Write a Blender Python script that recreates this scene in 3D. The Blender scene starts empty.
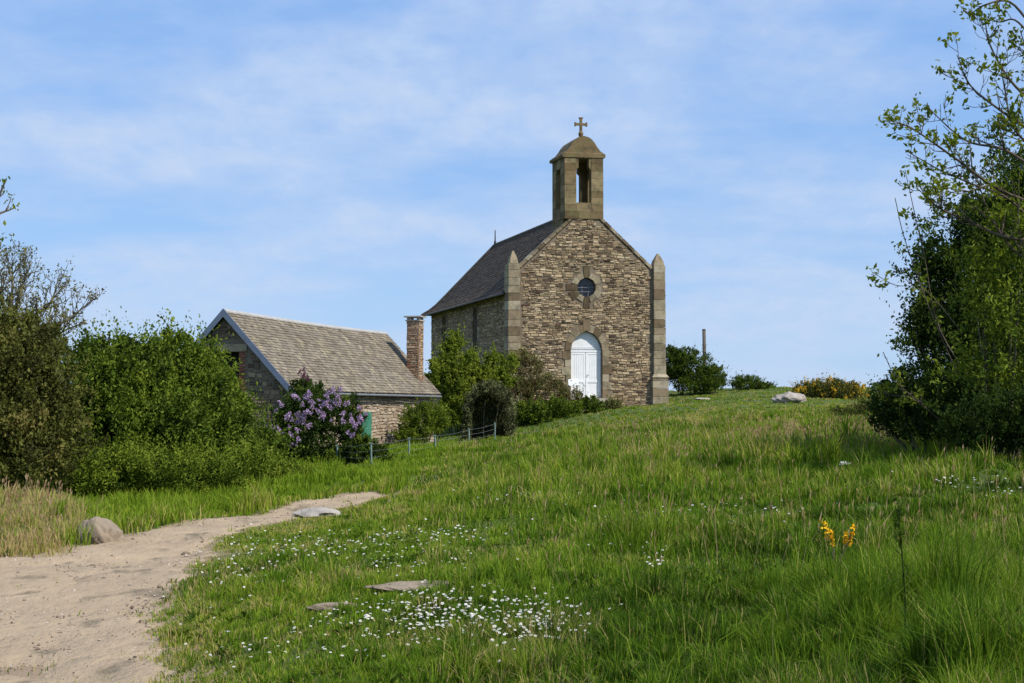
import bpy, bmesh, math, random
import numpy as np
from mathutils import Vector
from mathutils.geometry import tessellate_polygon

rng = np.random.default_rng(7)
random.seed(11)
C = bpy.context.scene.collection
EYE = 1.6
F = 1400.0
PITCH = math.atan(66.5 / F)
R = math.radians

def W(px, py, Y):
    x = (px - 512) / F; v = (341.5 - py) / F
    yy = math.cos(PITCH) - v * math.sin(PITCH); zz = math.sin(PITCH) + v * math.cos(PITCH)
    t = Y / yy
    return np.array([x * t, Y, zz * t + EYE])

# ------------------------------------------------------------------ noise
def _h(ix, iy, s):
    n = (ix.astype(np.int64) * 374761393 + iy.astype(np.int64) * 668265263 + s * 1274126177) & 0xffffffff
    n = ((n ^ (n >> 13)) * 1274126177) & 0xffffffff
    return ((n ^ (n >> 16)) & 0xffffff) / float(0xffffff)
def vn(x, y, s=0):
    x = np.asarray(x, float); y = np.asarray(y, float)
    ix = np.floor(x); iy = np.floor(y); fx = x - ix; fy = y - iy
    fx = fx * fx * (3 - 2 * fx); fy = fy * fy * (3 - 2 * fy)
    a = _h(ix, iy, s); b = _h(ix + 1, iy, s); c = _h(ix, iy + 1, s); d = _h(ix + 1, iy + 1, s)
    return (a * (1 - fx) + b * fx) * (1 - fy) + (c * (1 - fx) + d * fx) * fy
def fbm(x, y, s=0, o=3):
    r = 0; a = .5; t = 0
    for k in range(o):
        r = r + a * vn(x * 2 ** k, y * 2 ** k, s + k * 17); t += a; a *= .5
    return r / t
def sstep(a, b, x):
    t = np.clip((x - a) / (b - a), 0, 1); return t * t * (3 - 2 * t)

# ------------------------------------------------------------------ terrain
ctl = [(0,683,8.1),(130,683,8.0),(0,600,11.6),(150,600,11.6),(200,548,16),(350,500,24),(250,518,20.2),(60,560,14.6),
 (260,640,8.7),(400,683,6.4),(600,683,5.9),(800,683,5.5),(1024,683,5.0),(1024,560,9.5),(1024,480,15),(1000,437,24),
 (800,600,7.9),(600,600,8.6),(400,600,9.0),(300,560,12.6),(600,520,14.5),(450,520,16),(400,490,21),(600,470,26),
 (800,480,20),(800,440,38),(600,437,45),(500,449,42),(430,470,32),(600,410,62),(650,406,65),(700,397,72),(790,401,62),
 (870,402,62),(760,420,48),(880,430,32),(700,390,82),(800,389,84),(900,389,84),(340,480,34),(250,492,27),(100,508,22.5),
 (200,500,25),(100,497,26),(0,500,24),(30,533,16),(15,505,19),(340,512,20.5),(290,524,18.5),(375,500,22.5),(330,530,16.5),(280,545,15)]
P = [];
for a in ctl:
    w = W(*a); P.append((w[0], w[1], w[2] - EYE))
P += [(-10,45,-1.6),(-4,56,-1.55),(-12,60,-1.6),(-8,36,-1.62),(-13,34,-1.5),(-20,40,-1.5),(-20,25,-1.5),(-20,12,-1.5),
      (-8,6,-1.6),(-5,2,-1.6),(0,0,-1.45),(6,0,-1.1),(12,8,-.9),(18,20,-.5),(22,35,-.3),(22,60,0),(-3,70,-.6),(-12,80,-1.2),
      (3,80,.2),(0,95,-.2),(15,100,0),(30,100,-.5),(-20,110,-2),(10,125,-3),(40,70,-.3),(40,30,-.6),(-35,60,-1.8),(-35,20,-1.6),
      (-6,-8,-1.6),(8,-8,-1.4),(0,62,-.35),(4,64,-.1),(-1.5,58,-.9),(2,58,-.5)]
P = np.array(P)
def tps_k(r2): return np.where(r2 > 1e-9, r2 * np.log(r2 + 1e-12), 0)
def tps_fit(P, lam=.6):
    n = len(P); d = ((P[:, None, :2] - P[None, :, :2]) ** 2).sum(-1)
    A = np.zeros((n + 3, n + 3)); A[:n, :n] = tps_k(d) + lam * np.eye(n); A[:n, n] = 1; A[:n, n+1:] = P[:, :2]
    A[n, :n] = 1; A[n+1:, :n] = P[:, :2].T
    return np.linalg.solve(A, np.r_[P[:, 2], 0, 0, 0])
TW = tps_fit(P)
def tps(x, y):
    s = x.shape; x = x.ravel(); y = y.ravel(); out = np.zeros(len(x))
    for i in range(0, len(x), 60000):
        xx = x[i:i+60000]; yy = y[i:i+60000]
        K = tps_k((xx[:, None] - P[:, 0]) ** 2 + (yy[:, None] - P[:, 1]) ** 2)
        out[i:i+60000] = K @ TW[:-3] + TW[-3] + TW[-2] * xx + TW[-1] * yy
    return out.reshape(s)
GX0, GX1, GY0, GY1, GS = -45., 45., -12., 130., .25
gx = np.arange(GX0, GX1 + .01, GS); gy = np.arange(GY0, GY1 + .01, GS)
GXX, GYY = np.meshgrid(gx, gy)
ZG = tps(GXX, GYY)
edge = np.maximum(np.maximum(sstep(22, 45, np.abs(GXX)), sstep(95, 130, GYY)), sstep(-4, -12, GYY))
base = -1.5 - 1.5 * sstep(80, 130, GYY)
ZG = ZG * (1 - edge) + base * edge
ZG += (fbm(GXX * .55, GYY * .55, 3) - .5) * .16 * np.clip(GYY / 12, .5, 1.3) + (fbm(GXX * 2.1, GYY * 2.1, 9) - .5) * .06

# path polygon, on the level of the track
def gp(px, py, z=-1.6):
    v = (341.5 - py) / F
    yy = math.cos(PITCH) - v * math.sin(PITCH); zz = math.sin(PITCH) + v * math.cos(PITCH)
    t = z / zz
    return ((px - 512) / F * t, yy * t)
far_edge = [gp(-140,568), gp(-40,562), gp(40,558), gp(70,551), gp(110,543), gp(150,534), gp(190,524), gp(250,512), gp(320,500), gp(374,494)]
near_edge = [gp(386,499), gp(350,508), gp(295,521), gp(240,532), gp(212,545), gp(205,560), gp(180,590), gp(155,620), gp(142,650), gp(160,683), (-1.9,4), (-1.5,-9)]
PATH = np.array(far_edge + near_edge + [(-9, -9), (-9, 5), (-12, 9)])
def path_sd(x, y):
    """signed distance, positive inside the track"""
    d = np.full(x.shape, 1e9); inside = np.zeros(x.shape, bool); n = len(PATH)
    for i in range(n):
        ax, ay = PATH[i]; bx, by = PATH[(i + 1) % n]
        ex, ey = bx - ax, by - ay; L = ex * ex + ey * ey
        t = np.clip(((x - ax) * ex + (y - ay) * ey) / L, 0, 1)
        d = np.minimum(d, (x - ax - t * ex) ** 2 + (y - ay - t * ey) ** 2)
        c = ((ay > y) != (by > y)) & (x < ex * (y - ay) / (ey if abs(ey) > 1e-9 else 1e-9) + ax)
        inside ^= c
    d = np.sqrt(d)
    return np.where(inside, d, -d)
def psd(x, y):
    k = 1 - .65 * sstep(16, 20, y)
    return path_sd(x, y) + ((fbm(x * 1.3, y * 1.3, 41) - .5) * .5 + (fbm(x * 5, y * 5, 44) - .5) * .3) * k
near_p = sstep(1.2, -.5, -path_sd(GXX, GYY) * 1.0) if False else None
SDG = path_sd(GXX, GYY)
ZG = np.where(SDG > -.9, ZG + (np.minimum(ZG, -1.56) - ZG) * sstep(-.9, .1, SDG), ZG)
sh_ = sstep(-3.2, -.6, SDG) * sstep(12.5, 15, GYY) * sstep(25, 22, GYY) * (GXX > -6) * (SDG < 0) * (GYY < 22 + 2 * (GXX + 3))
ZG = ZG * (1 - .85 * sh_) + np.minimum(ZG, -1.57) * .85 * sh_
ZG -= .03 * sstep(-.2, .5, SDG)
def zt(x, y):
    x = np.asarray(x, float); y = np.asarray(y, float)
    fx = np.clip((x - GX0) / GS, 0, len(gx) - 1.001); fy = np.clip((y - GY0) / GS, 0, len(gy) - 1.001)
    ix = fx.astype(int); iy = fy.astype(int); fx = fx - ix; fy = fy - iy
    return EYE + (ZG[iy, ix] * (1 - fx) + ZG[iy, ix + 1] * fx) * (1 - fy) + (ZG[iy + 1, ix] * (1 - fx) + ZG[iy + 1, ix + 1] * fx) * fy
def z1(x, y): return float(zt(np.array([x]), np.array([y]))[0])

# ------------------------------------------------------------------ mesh helpers
ORG = {}
def tag(o, label=None, cat=None, group=None, kind=None):
    if label: o['label'] = label
    if cat: o['category'] = cat
    if group: o['group'] = group
    if kind: o['kind'] = kind
    return o
def thing(name, loc, label, cat, group=None):
    o = bpy.data.objects.new(name, None); C.objects.link(o); o.location = loc
    o.empty_display_size = .3
    ORG[o.name] = np.array(loc, float)
    return tag(o, label, cat, group)
def link(name, me, mat, parent=None, org=None):
    o = bpy.data.objects.new(name, me); C.objects.link(o)
    if mat is not None: me.materials.append(mat)
    if parent is not None:
        o.parent = parent; ORG[o.name] = ORG[parent.name]
    elif org is not None:
        o.location = org; ORG[o.name] = np.array(org, float)
    else: ORG[o.name] = np.zeros(3)
    return o
def arr_mesh(name, V, k, tint, mat, parent=None, org=None, faces=None, smooth=False):
    """V (N,3) world coordinates; faces: (M,k) index array or consecutive k-gons"""
    o_ = ORG[parent.name] if parent is not None else (np.array(org, float) if org is not None else np.zeros(3))
    V = np.asarray(V, float) - o_
    me = bpy.data.meshes.new(name)
    if faces is None: faces = np.arange(len(V)).reshape(-1, k)
    me.vertices.add(len(V)); me.vertices.foreach_set('co', V.astype(np.float32).ravel())
    me.loops.add(faces.size); me.loops.foreach_set('vertex_index', faces.astype(np.int32).ravel())
    me.polygons.add(len(faces)); me.polygons.foreach_set('loop_start', (np.arange(len(faces)) * faces.shape[1]).astype(np.int32))
    me.polygons.foreach_set('loop_total', np.full(len(faces), faces.shape[1], np.int32))
    if tint is not None:
        a = me.attributes.new('tint', 'FLOAT', 'POINT'); a.data.foreach_set('value', np.asarray(tint, np.float32))
    me.update(calc_edges=True)
    me.polygons.foreach_set('use_smooth', np.full(len(faces), smooth, bool))
    return link(name, me, mat, parent, org)

class MB:
    def __init__(s): s.v = []; s.f = []; s.t = []
    def add(s, vs, fs, tint=.5):
        n = len(s.v); s.v += [tuple(map(float, p)) for p in vs]; s.f += [tuple(i + n for i in f) for f in fs]; s.t += [tint] * len(vs)
    def hexa(s, p8, tint=.5, skip=()):
        fs = [(0,3,2,1),(4,5,6,7),(0,1,5,4),(1,2,6,5),(2,3,7,6),(3,0,4,7)]
        s.add(p8, [f for i, f in enumerate(fs) if i not in skip], tint)
    def box(s, fr, a0, a1, b0, b1, c0, c1, tint=.5):
        s.hexa([fr(a0,b0,c0),fr(a1,b0,c0),fr(a1,b1,c0),fr(a0,b1,c0),fr(a0,b0,c1),fr(a1,b0,c1),fr(a1,b1,c1),fr(a0,b1,c1)], tint)
    def tube(s, pts, rad, n=6, tint=.5, cap=True):
        pts = [np.array(p, float) for p in pts]; m = len(pts); vs = []
        u = None
        for i in range(m):
            d = pts[min(i+1, m-1)] - pts[max(i-1, 0)]; d = d / (np.linalg.norm(d) + 1e-9)
            if u is None:
                u = np.cross(d, [0, 0, 1.]);
                if np.linalg.norm(u) < .1: u = np.cross(d, [1., 0, 0])
            u = u - d * np.dot(u, d); u /= np.linalg.norm(u) + 1e-9; w = np.cross(d, u)
            r = rad[i] if hasattr(rad, '__len__') else rad
            for k in range(n):
                a = 2 * math.pi * k / n; vs.append(pts[i] + r * (math.cos(a) * u + math.sin(a) * w))
        fs = [(i*n+k, i*n+(k+1)%n, (i+1)*n+(k+1)%n, (i+1)*n+k) for i in range(m-1) for k in range(n)]
        if cap: fs += [tuple(range(n))[::-1], tuple(range((m-1)*n, m*n))]
        s.add(vs, fs, tint)
    def slab(s, fr, outer, holes, c0, c1, tint=.5):
        """wall of thickness c0..c1 with an outline and holes in (a,b)"""
        loops = [outer] + list(holes)
        tris = tessellate_polygon([[Vector((x, y, 0)) for x, y in l] for l in loops])
        flat = [p for l in loops for p in l]; n = len(flat)
        vs = [fr(x, y, c0) for x, y in flat] + [fr(x, y, c1) for x, y in flat]
        fs = [tuple(t) for t in tris] + [tuple(i + n for i in t)[::-1] for t in tris]
        k = 0
        for l in loops:
            m = len(l)
            for i in range(m): a, b = k + i, k + (i + 1) % m; fs.append((a, b, b + n, a + n))
            k += m
        s.add(vs, fs, tint)
    def build(s, name, mat, parent=None, org=None, smooth=False, fix=True):
        o_ = ORG[parent.name] if parent is not None else (np.array(org, float) if org is not None else np.zeros(3))
        me = bpy.data.meshes.new(name)
        V = np.array(s.v) - o_
        me.from_pydata(V.tolist(), [], s.f)
        if fix:
            bm = bmesh.new(); bm.from_mesh(me); bmesh.ops.recalc_face_normals(bm, faces=bm.faces); bm.to_mesh(me); bm.free()
        a = me.attributes.new('tint', 'FLOAT', 'POINT'); a.data.foreach_set('value', np.asarray(s.t, np.float32))
        if smooth: me.polygons.foreach_set('use_smooth', np.full(len(me.polygons), True, bool))
        me.update()
        return link(name, me, mat, parent, org)

# ------------------------------------------------------------------ materials
def mat(name):
    m = bpy.data.materials.new(name); m.use_nodes = True; nt = m.node_tree; nt.nodes.clear()
    out = nt.nodes.new('ShaderNodeOutputMaterial'); b = nt.nodes.new('ShaderNodeBsdfPrincipled')
    nt.links.new(b.outputs[0], out.inputs[0]); b.inputs['Roughness'].default_value = .9; b.inputs['Specular IOR Level'].default_value = .25
    return m, nt, b, out
def ramp(nt, fac, stops):
    r = nt.nodes.new('ShaderNodeValToRGB'); e = r.color_ramp.elements
    while len(e) < len(stops): e.new(.5)
    for k, (p, c) in enumerate(stops): e[k].position = p; e[k].color = (*c, 1)
    nt.links.new(fac, r.inputs[0]); return r.outputs[0]
def tint_out(nt):
    a = nt.nodes.new('ShaderNodeAttribute'); a.attribute_name = 'tint'; return a.outputs['Fac']
def pos_out(nt):
    return nt.nodes.new('ShaderNodeNewGeometry').outputs['Position']
def noise(nt, scale, detail=4, rough=.6, vec=None, stretch=None):
    n = nt.nodes.new('ShaderNodeTexNoise'); n.inputs['Scale'].default_value = scale; n.inputs['Detail'].default_value = detail
    n.inputs['Roughness'].default_value = rough
    v = vec or pos_out(nt)
    if stretch:
        mp = nt.nodes.new('ShaderNodeMapping'); mp.inputs['Scale'].default_value = stretch; nt.links.new(v, mp.inputs[0]); v = mp.outputs[0]
    nt.links.new(v, n.inputs['Vector']); return n.outputs['Fac']
def mix(nt, fac, a, b, mode='MIX'):
    m = nt.nodes.new('ShaderNodeMix'); m.data_type = 'RGBA'; m.blend_type = mode
    for s, v in ((m.inputs[0], fac), (m.inputs[6], a), (m.inputs[7], b)):
        if isinstance(v, (int, float)): s.default_value = v
        elif isinstance(v, tuple): s.default_value = (*v, 1)
        else: nt.links.new(v, s)
    return m.outputs[2]
def mrange(nt, v, a, b, c=0, d=1):
    m = nt.nodes.new('ShaderNodeMapRange'); nt.links.new(v, m.inputs[0])
    for i, x in enumerate((a, b, c, d)): m.inputs[i + 1].default_value = x
    return m.outputs[0]
def bump(nt, b, h, st=.5, dist=.02):
    n = nt.nodes.new('ShaderNodeBump'); n.inputs['Strength'].default_value = st; n.inputs['Distance'].default_value = dist
    nt.links.new(h, n.inputs['Height']); nt.links.new(n.outputs[0], b.inputs['Normal'])

def leaf_mat(name, stops, trans=.35, rough=.7):
    m, nt, b, out = mat(name)
    c = ramp(nt, tint_out(nt), stops); nt.links.new(c, b.inputs['Base Color']); b.inputs['Roughness'].default_value = rough
    b.inputs['Specular IOR Level'].default_value = .1
    t = nt.nodes.new('ShaderNodeBsdfTranslucent'); nt.links.new(mix(nt, .5, c, (1., .95, .3), 'MULTIPLY'), t.inputs[0])
    ms = nt.nodes.new('ShaderNodeMixShader'); ms.inputs[0].default_value = trans
    nt.links.new(b.outputs[0], ms.inputs[1]); nt.links.new(t.outputs[0], ms.inputs[2]); nt.links.new(ms.outputs[0], out.inputs[0])
    return m
def stone_mat(name, stops, nscale=6, dark=(.05,.045,.035), damt=.35, bs=.6, lichen=None):
    m, nt, b, out = mat(name)
    c = ramp(nt, tint_out(nt), stops)
    n = noise(nt, nscale, 6, .7); c = mix(nt, mrange(nt, n, .45, .75, 0, damt), c, dark)
    n2 = noise(nt, .9, 4, .6); c = mix(nt, mrange(nt, n2, .35, .7, 0, .5), c, mix(nt, 1., c, (.62, .56, .48), 'MULTIPLY'))
    if lichen:
        n3 = noise(nt, 2.3, 5, .7); c = mix(nt, mrange(nt, n3, .52, .68, 0, .7), c, lichen)
    nt.links.new(c, b.inputs['Base Color']); bump(nt, b, noise(nt, nscale * 6, 5, .7), bs, .02)
    return m

M = {}
M['chapel_stone'] = stone_mat('chapel_stone', [(0,(.08,.05,.032)),(.22,(.20,.135,.075)),(.45,(.38,.28,.16)),(.7,(.51,.39,.235)),(1,(.62,.50,.33))], 7, damt=.25)
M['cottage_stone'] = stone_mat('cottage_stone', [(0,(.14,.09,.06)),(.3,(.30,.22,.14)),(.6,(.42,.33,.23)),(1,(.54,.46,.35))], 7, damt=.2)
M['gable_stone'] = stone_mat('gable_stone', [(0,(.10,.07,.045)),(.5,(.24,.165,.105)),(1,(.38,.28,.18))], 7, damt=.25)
M['mortar'] = stone_mat('mortar', [(0,(.19,.15,.105)),(1,(.27,.215,.15))], 9)
M['mortar_pale'] = stone_mat('mortar_pale', [(0,(.20,.16,.12)),(1,(.26,.22,.16))], 9)
M['ashlar'] = stone_mat('ashlar', [(0,(.10,.065,.035)),(.3,(.22,.16,.095)),(.6,(.32,.255,.165)),(1,(.42,.36,.25))], 2.6, damt=.85, lichen=(.17,.16,.08))
M['tower_stone'] = stone_mat('tower_stone', [(0,(.12,.08,.038)),(.5,(.20,.145,.072)),(1,(.31,.24,.13))], 2.6, dark=(.05,.042,.022), damt=.85, lichen=(.14,.14,.06))
M['slate'] = stone_mat('slate', [(0,(.040,.028,.019)),(.5,(.075,.052,.036)),(1,(.12,.088,.06))], 3, dark=(.06,.05,.025), damt=.6, bs=.3)
M['slate_pale'] = stone_mat('slate_pale', [(0,(.11,.092,.072)),(.5,(.185,.158,.122)),(1,(.28,.24,.185))], 1.6, dark=(.12,.095,.06), damt=.9, bs=.3, lichen=(.34,.29,.18))
M['brick'] = stone_mat('brick', [(0,(.20,.07,.045)),(.5,(.30,.12,.075)),(1,(.38,.19,.12))], 12)
M['chim'] = stone_mat('chimney_masonry', [(0,(.24,.11,.06)),(.5,(.38,.23,.13)),(1,(.50,.37,.23))], 9, damt=.3)
M['rock'] = stone_mat('granite', [(0,(.26,.23,.20)),(1,(.40,.36,.31))], 5, dark=(.12,.10,.08), damt=.7, bs=.9, lichen=(.42,.40,.36))
M['rock_brown'] = stone_mat('brown_rock', [(0,(.20,.155,.11)),(1,(.36,.29,.21))], 5, dark=(.10,.08,.05), damt=.6, bs=.9)
def plain(name, col, rough=.6, var=.15, scale=8, spec=.3, metal=0):
    m, nt, b, out = mat(name); n = noise(nt, scale, 4)
    c = mix(nt, mrange(nt, n, .3, .7), tuple(x * (1 - var) for x in col), tuple(min(1, x * (1 + var)) for x in col))
    nt.links.new(c, b.inputs['Base Color']); b.inputs['Roughness'].default_value = rough; b.inputs['Specular IOR Level'].default_value = spec
    b.inputs['Metallic'].default_value = metal
    return m
M['white'] = plain('white_paint', (.76,.76,.75), .5, .08, 2)
M['iron'] = plain('dark_iron', (.03,.03,.035), .6)
M['blue_board'] = plain('blue_grey_paint', (.13,.165,.225), .6, .12, 5)
M['ridge'] = plain('pale_ridge', (.33,.32,.30), .7, .12, 4)
M['ridge_dark'] = plain('ridge_tile', (.12,.10,.085), .8, .3, 4)
M['green_paint'] = plain('green_paint', (.05,.24,.15), .6, .15, 6)
M['glass'] = plain('dark_glass', (.012,.014,.018), .15, .3, 3, .5)
M['void'] = plain('dark_inside', (.012,.011,.010), .9)
M['bark'] = plain('bark', (.09,.07,.05), .95, .35, 14)
M['bark_pale'] = plain('pale_bark', (.17,.145,.11), .95, .3, 14)
M['twig'] = plain('twig', (.10,.085,.05), .9, .3, 20)
M['post'] = plain('fence_post', (.16,.22,.19), .6, .2, 10)
M['wire'] = plain('wire', (.13,.15,.14), .5, .1, 10, .5)
M['wood'] = plain('weathered_wood', (.10,.085,.07), .9, .3, 9)
M['step'] = plain('step_stone', (.34,.30,.25), .9, .2, 5)
M['gutter'] = plain('gutter_zinc', (.16,.17,.19), .5, .15, 6, .5)
G = lambda *s: list(s)
M['leaf_hedge'] = leaf_mat('leaf_hedge', [(0,(.020,.034,.006)),(.35,(.048,.082,.009)),(.7,(.095,.145,.013)),(1,(.20,.25,.025))])
M['leaf_brown'] = leaf_mat('leaf_brown', [(0,(.040,.040,.012)),(.4,(.082,.090,.018)),(.75,(.135,.145,.030)),(1,(.23,.19,.06))])
M['leaf_dark'] = leaf_mat('leaf_dark', [(0,(.014,.028,.006)),(.5,(.036,.066,.010)),(.85,(.075,.115,.016)),(1,(.14,.18,.03))])
M['leaf_fresh'] = leaf_mat('leaf_fresh', [(0,(.055,.09,.010)),(.5,(.14,.19,.018)),(1,(.25,.29,.035))], .45)
M['leaf_olive'] = leaf_mat('leaf_olive', [(0,(.04,.05,.012)),(.5,(.09,.10,.022)),(1,(.17,.16,.05))], .3)
M['leaf_red'] = leaf_mat('leaf_red', [(0,(.06,.045,.02)),(.4,(.12,.085,.035)),(.7,(.12,.13,.035)),(1,(.16,.19,.05))], .3)
M['leaf_box'] = leaf_mat('leaf_box', [(0,(.018,.024,.009)),(.6,(.05,.055,.02)),(1,(.26,.27,.12))], .2)  # pale end of the ramp paints the topiary's rim as if lit
M['gorse'] = leaf_mat('leaf_gorse', [(0,(.03,.045,.012)),(.6,(.07,.09,.02)),(.8,(.12,.11,.02)),(.84,(.55,.34,.02)),(1,(.75,.48,.03))], .2)
M['lilac_flower'] = leaf_mat('lilac_petals', [(0,(.22,.12,.26)),(.5,(.40,.27,.46)),(1,(.62,.50,.66))], .3)
M['lilac_dark'] = leaf_mat('dark_lilac_petals', [(0,(.10,.03,.06)),(1,(.24,.09,.15))], .2)
M['orange'] = leaf_mat('orange_petals', [(0,(.55,.18,.02)),(1,(.75,.32,.04))], .2)
M['yellow'] = leaf_mat('yellow_petals', [(0,(.70,.36,.01)),(1,(.85,.52,.02))], .2)
M['white_petal'] = leaf_mat('white_petals', [(0,(.75,.72,.74)),(.9,(.85,.85,.85)),(1,(.8,.5,.04))], .2)
M['grass'] = leaf_mat('grass_blades', [(0,(.026,.058,.006)),(.3,(.085,.165,.009)),(.55,(.165,.26,.015)),(.70,(.27,.31,.035)),(.84,(.38,.32,.11)),(1,(.44,.32,.16))], .35, .7)
M['seed'] = leaf_mat('seed_heads', [(0,(.17,.10,.055)),(.5,(.29,.19,.105)),(1,(.38,.29,.17))], .3)

def ground_mat():
    m, nt, b, out = mat('ground_soil_and_turf')
    n = noise(nt, .7, 8, .75); n2 = noise(nt, 22, 5, .75); n3 = noise(nt, .25, 3)
    c = ramp(nt, n, [(.3,(.045,.08,.012)),(.5,(.075,.115,.018)),(.66,(.12,.13,.035)),(.8,(.20,.16,.08))])
    c = mix(nt, mrange(nt, n2, .3, .75, 0, .6), c, (.035,.05,.014))
    c = mix(nt, mrange(nt, n3, .5, .7, 0, .4), c, (.13,.16,.03))
    # bare sand where the mask says the turf is worn
    s = tint_out(nt); c = mix(nt, s, c, mix(nt, n2, (.36,.26,.17), (.26,.19,.12)))
    nt.links.new(c, b.inputs['Base Color']); bump(nt, b, n2, .8, .04); return m
def path_mat():
    m, nt, b, out = mat('path_sand')
    n = noise(nt, .8, 6, .6); n2 = noise(nt, 14, 6, .7); n3 = noise(nt, 2.2, 6, .62, stretch=(1, .55, 1)); n4 = noise(nt, 60, 3, .7)
    c = mix(nt, mrange(nt, n, .3, .7), (.41,.31,.20), (.32,.24,.155))
    c = mix(nt, mrange(nt, n2, .5, .8, 0, .55), c, (.24,.17,.11))
    c = mix(nt, mrange(nt, n3, .56, .66, 0, .75), c, (.13,.105,.065))
    c = mix(nt, mrange(nt, n4, .62, .75, 0, .5), c, (.55,.45,.35))
    nt.links.new(c, b.inputs['Base Color'])
    h = nt.nodes.new('ShaderNodeMath'); h.operation = 'ADD'; nt.links.new(n2, h.inputs[0]); nt.links.new(mrange(nt, n3, .3, .7, 1.5, 0), h.inputs[1])
    bump(nt, b, h.outputs[0], .9, .035); return m
M['ground'] = ground_mat(); M['path'] = path_mat()
M['sea'] = plain('sea_water', (.02,.06,.09), .2, .2, .01)

# ------------------------------------------------------------------ ground, path, sea
def far_coords(lo, hi, arr):
    ext = [8, 20, 45, 90, 160, 300, 600, 1200, 2500]
    return np.r_[[lo - e for e in ext[::-1]], arr, [hi + e for e in ext]]
ax = far_coords(GX0, GX1, gx); ay = far_coords(GY0, GY1, gy)
AX, AY = np.meshgrid(ax, ay)
out_d = np.maximum(np.maximum(np.abs(AX) - 45, 0), np.maximum(AY - 130, 0)); out_d = np.maximum(out_d, np.maximum(-12 - AY, 0))
AZ = zt(AX, AY) - 9 * sstep(20, 400, out_d) - 30 * sstep(300, 1500, out_d)
ny, nx = AX.shape
idx = np.arange(nx * ny).reshape(ny, nx)
fc = np.stack([idx[:-1, :-1], idx[:-1, 1:], idx[1:, 1:], idx[1:, :-1]], -1).reshape(-1, 4)
sd = path_sd(AX, AY); worn = np.clip(sstep(-.65, -.05, sd + (vn(AX * 1.5, AY * 1.5, 5) - .5) * .7), 0, 1)
g = arr_mesh('ground', np.stack([AX, AY, AZ], -1).reshape(-1, 3), 4, worn.ravel(), M['ground'], faces=fc, smooth=True)
tag(g, 'rising grassy meadow ground under the chapel', kind='structure')
hx = np.arange(-14, 1.2, .06); hy = np.arange(-9, 29, .08)
HX, HY = np.meshgrid(hx, hy); S = psd(HX, HY)
HZ = zt(HX, HY) + np.clip(S * .12, -.04, .022) + (fbm(HX * 3, HY * 2.2, 70) - .5) * .035 * sstep(0, .5, S) - .03 * sstep(.60, .72, fbm(HX * 1.1, HY * 1.1, 77)) * sstep(.2, .8, S)
ny, nx = HX.shape; idx = np.arange(nx * ny).reshape(ny, nx)
keep = (np.minimum(np.minimum(S[:-1, :-1], S[1:, 1:]), np.minimum(S[:-1, 1:], S[1:, :-1])) > -.3)
fc = np.stack([idx[:-1, :-1], idx[:-1, 1:], idx[1:, 1:], idx[1:, :-1]], -1)[keep]
u, inv = np.unique(fc, return_inverse=True)
V = np.stack([HX, HY, HZ], -1).reshape(-1, 3)[u]
p = arr_mesh('path', V, 4, None, M['path'], faces=inv.reshape(-1, 4), smooth=True)
tag(p, 'sandy footpath curving past the meadow', kind='structure')
mb = MB(); mb.add([(-6000,-6000,-6.5),(6000,-6000,-6.5),(6000,9000,-6.5),(-6000,9000,-6.5)], [(0,1,2,3)])
tag(mb.build('sea', M['sea'], fix=False), 'sea beyond the headland', kind='structure')

# ------------------------------------------------------------------ masonry helpers
def stones(mb, fr, a0, a1, b0, b1, ok, hr=(.055,.145), lr=(.09,.34), proud=(.006,.040), gap=.020, tf=None, seed=1):
    rd = random.Random(seed); b = b0; fr0 = fr
    def fr(x, y, c): return fr0(x, y + (.028*math.sin(1.7*x + .9*y) + .018*math.sin(4.1*x - 2.3*y + 1) if c1w else 0), c)
    c1w = (a1 - a0) > 1
    while b < b1:
        h = rd.uniform(*hr); a = a0 - rd.uniform(0, .3)
        while a < a1:
            l = rd.uniform(*lr) * (1.15 if h > .1 else .9)
            l = max(l, h * 1.1)
            x0, x1 = max(a, a0), min(a + l, a1)
            hh = h
            if rd.random() < .08: hh = h * .75
            if x1 - x0 > .05 and all(ok(x, y) for x in (x0 + .01, (x0 + x1) / 2, x1 - .01) for y in (b + .01, b + hh - .01)):
              halves = [(b, hh)]
              if hh > .085 and x1 - x0 < .32 and rd.random() < .4: f_ = rd.uniform(.38, .62); halves = [(b, hh*f_), (b+hh*f_, hh*(1-f_))]
              for bb, h2 in halves:
                c = rd.uniform(*proud); g = gap * rd.uniform(.5, 1.3)
                j = lambda: rd.uniform(-.45, .45) * gap
                q = [(x0+g/2+j(), bb+g/2), (x1-g/2+j(), bb+g/2+j()), (x1-g/2+j(), bb+h2-g/2+j()), (x0+g/2+j(), bb+h2-g/2+j())]
                e = min(.016, (x1-x0)*.2, h2*.22)
                cc = [c + rd.uniform(-.008, .008) for _ in range(4)]
                t = tf(rd, x0, b) if tf else rd.random()
                sg = ((1,1),(-1,1),(-1,-1),(1,-1))
                mb.hexa([fr(x, y, -.02) for x, y in q] + [fr(x + sx*e*rd.uniform(.5,1.3), y + sy*e*rd.uniform(.5,1.3), cc[i]) for i, ((x, y), (sx, sy)) in enumerate(zip(q, sg))], t, skip=(0,))
            a += l
        b += h
def arch(w, h, b_sp, n=10, right_first=True):
    """pointed arch outline, from right spring over apex to left spring"""
    Rr = (w*w + h*h) / (2*w); cx = w - Rr
    a1 = math.atan2(h, -cx)
    pr = [(cx + Rr*math.cos(a1*i/n), b_sp + Rr*math.sin(a1*i/n)) for i in range(n+1)]
    return pr + [(-x, y) for x, y in pr[:-1][::-1]]
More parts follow.
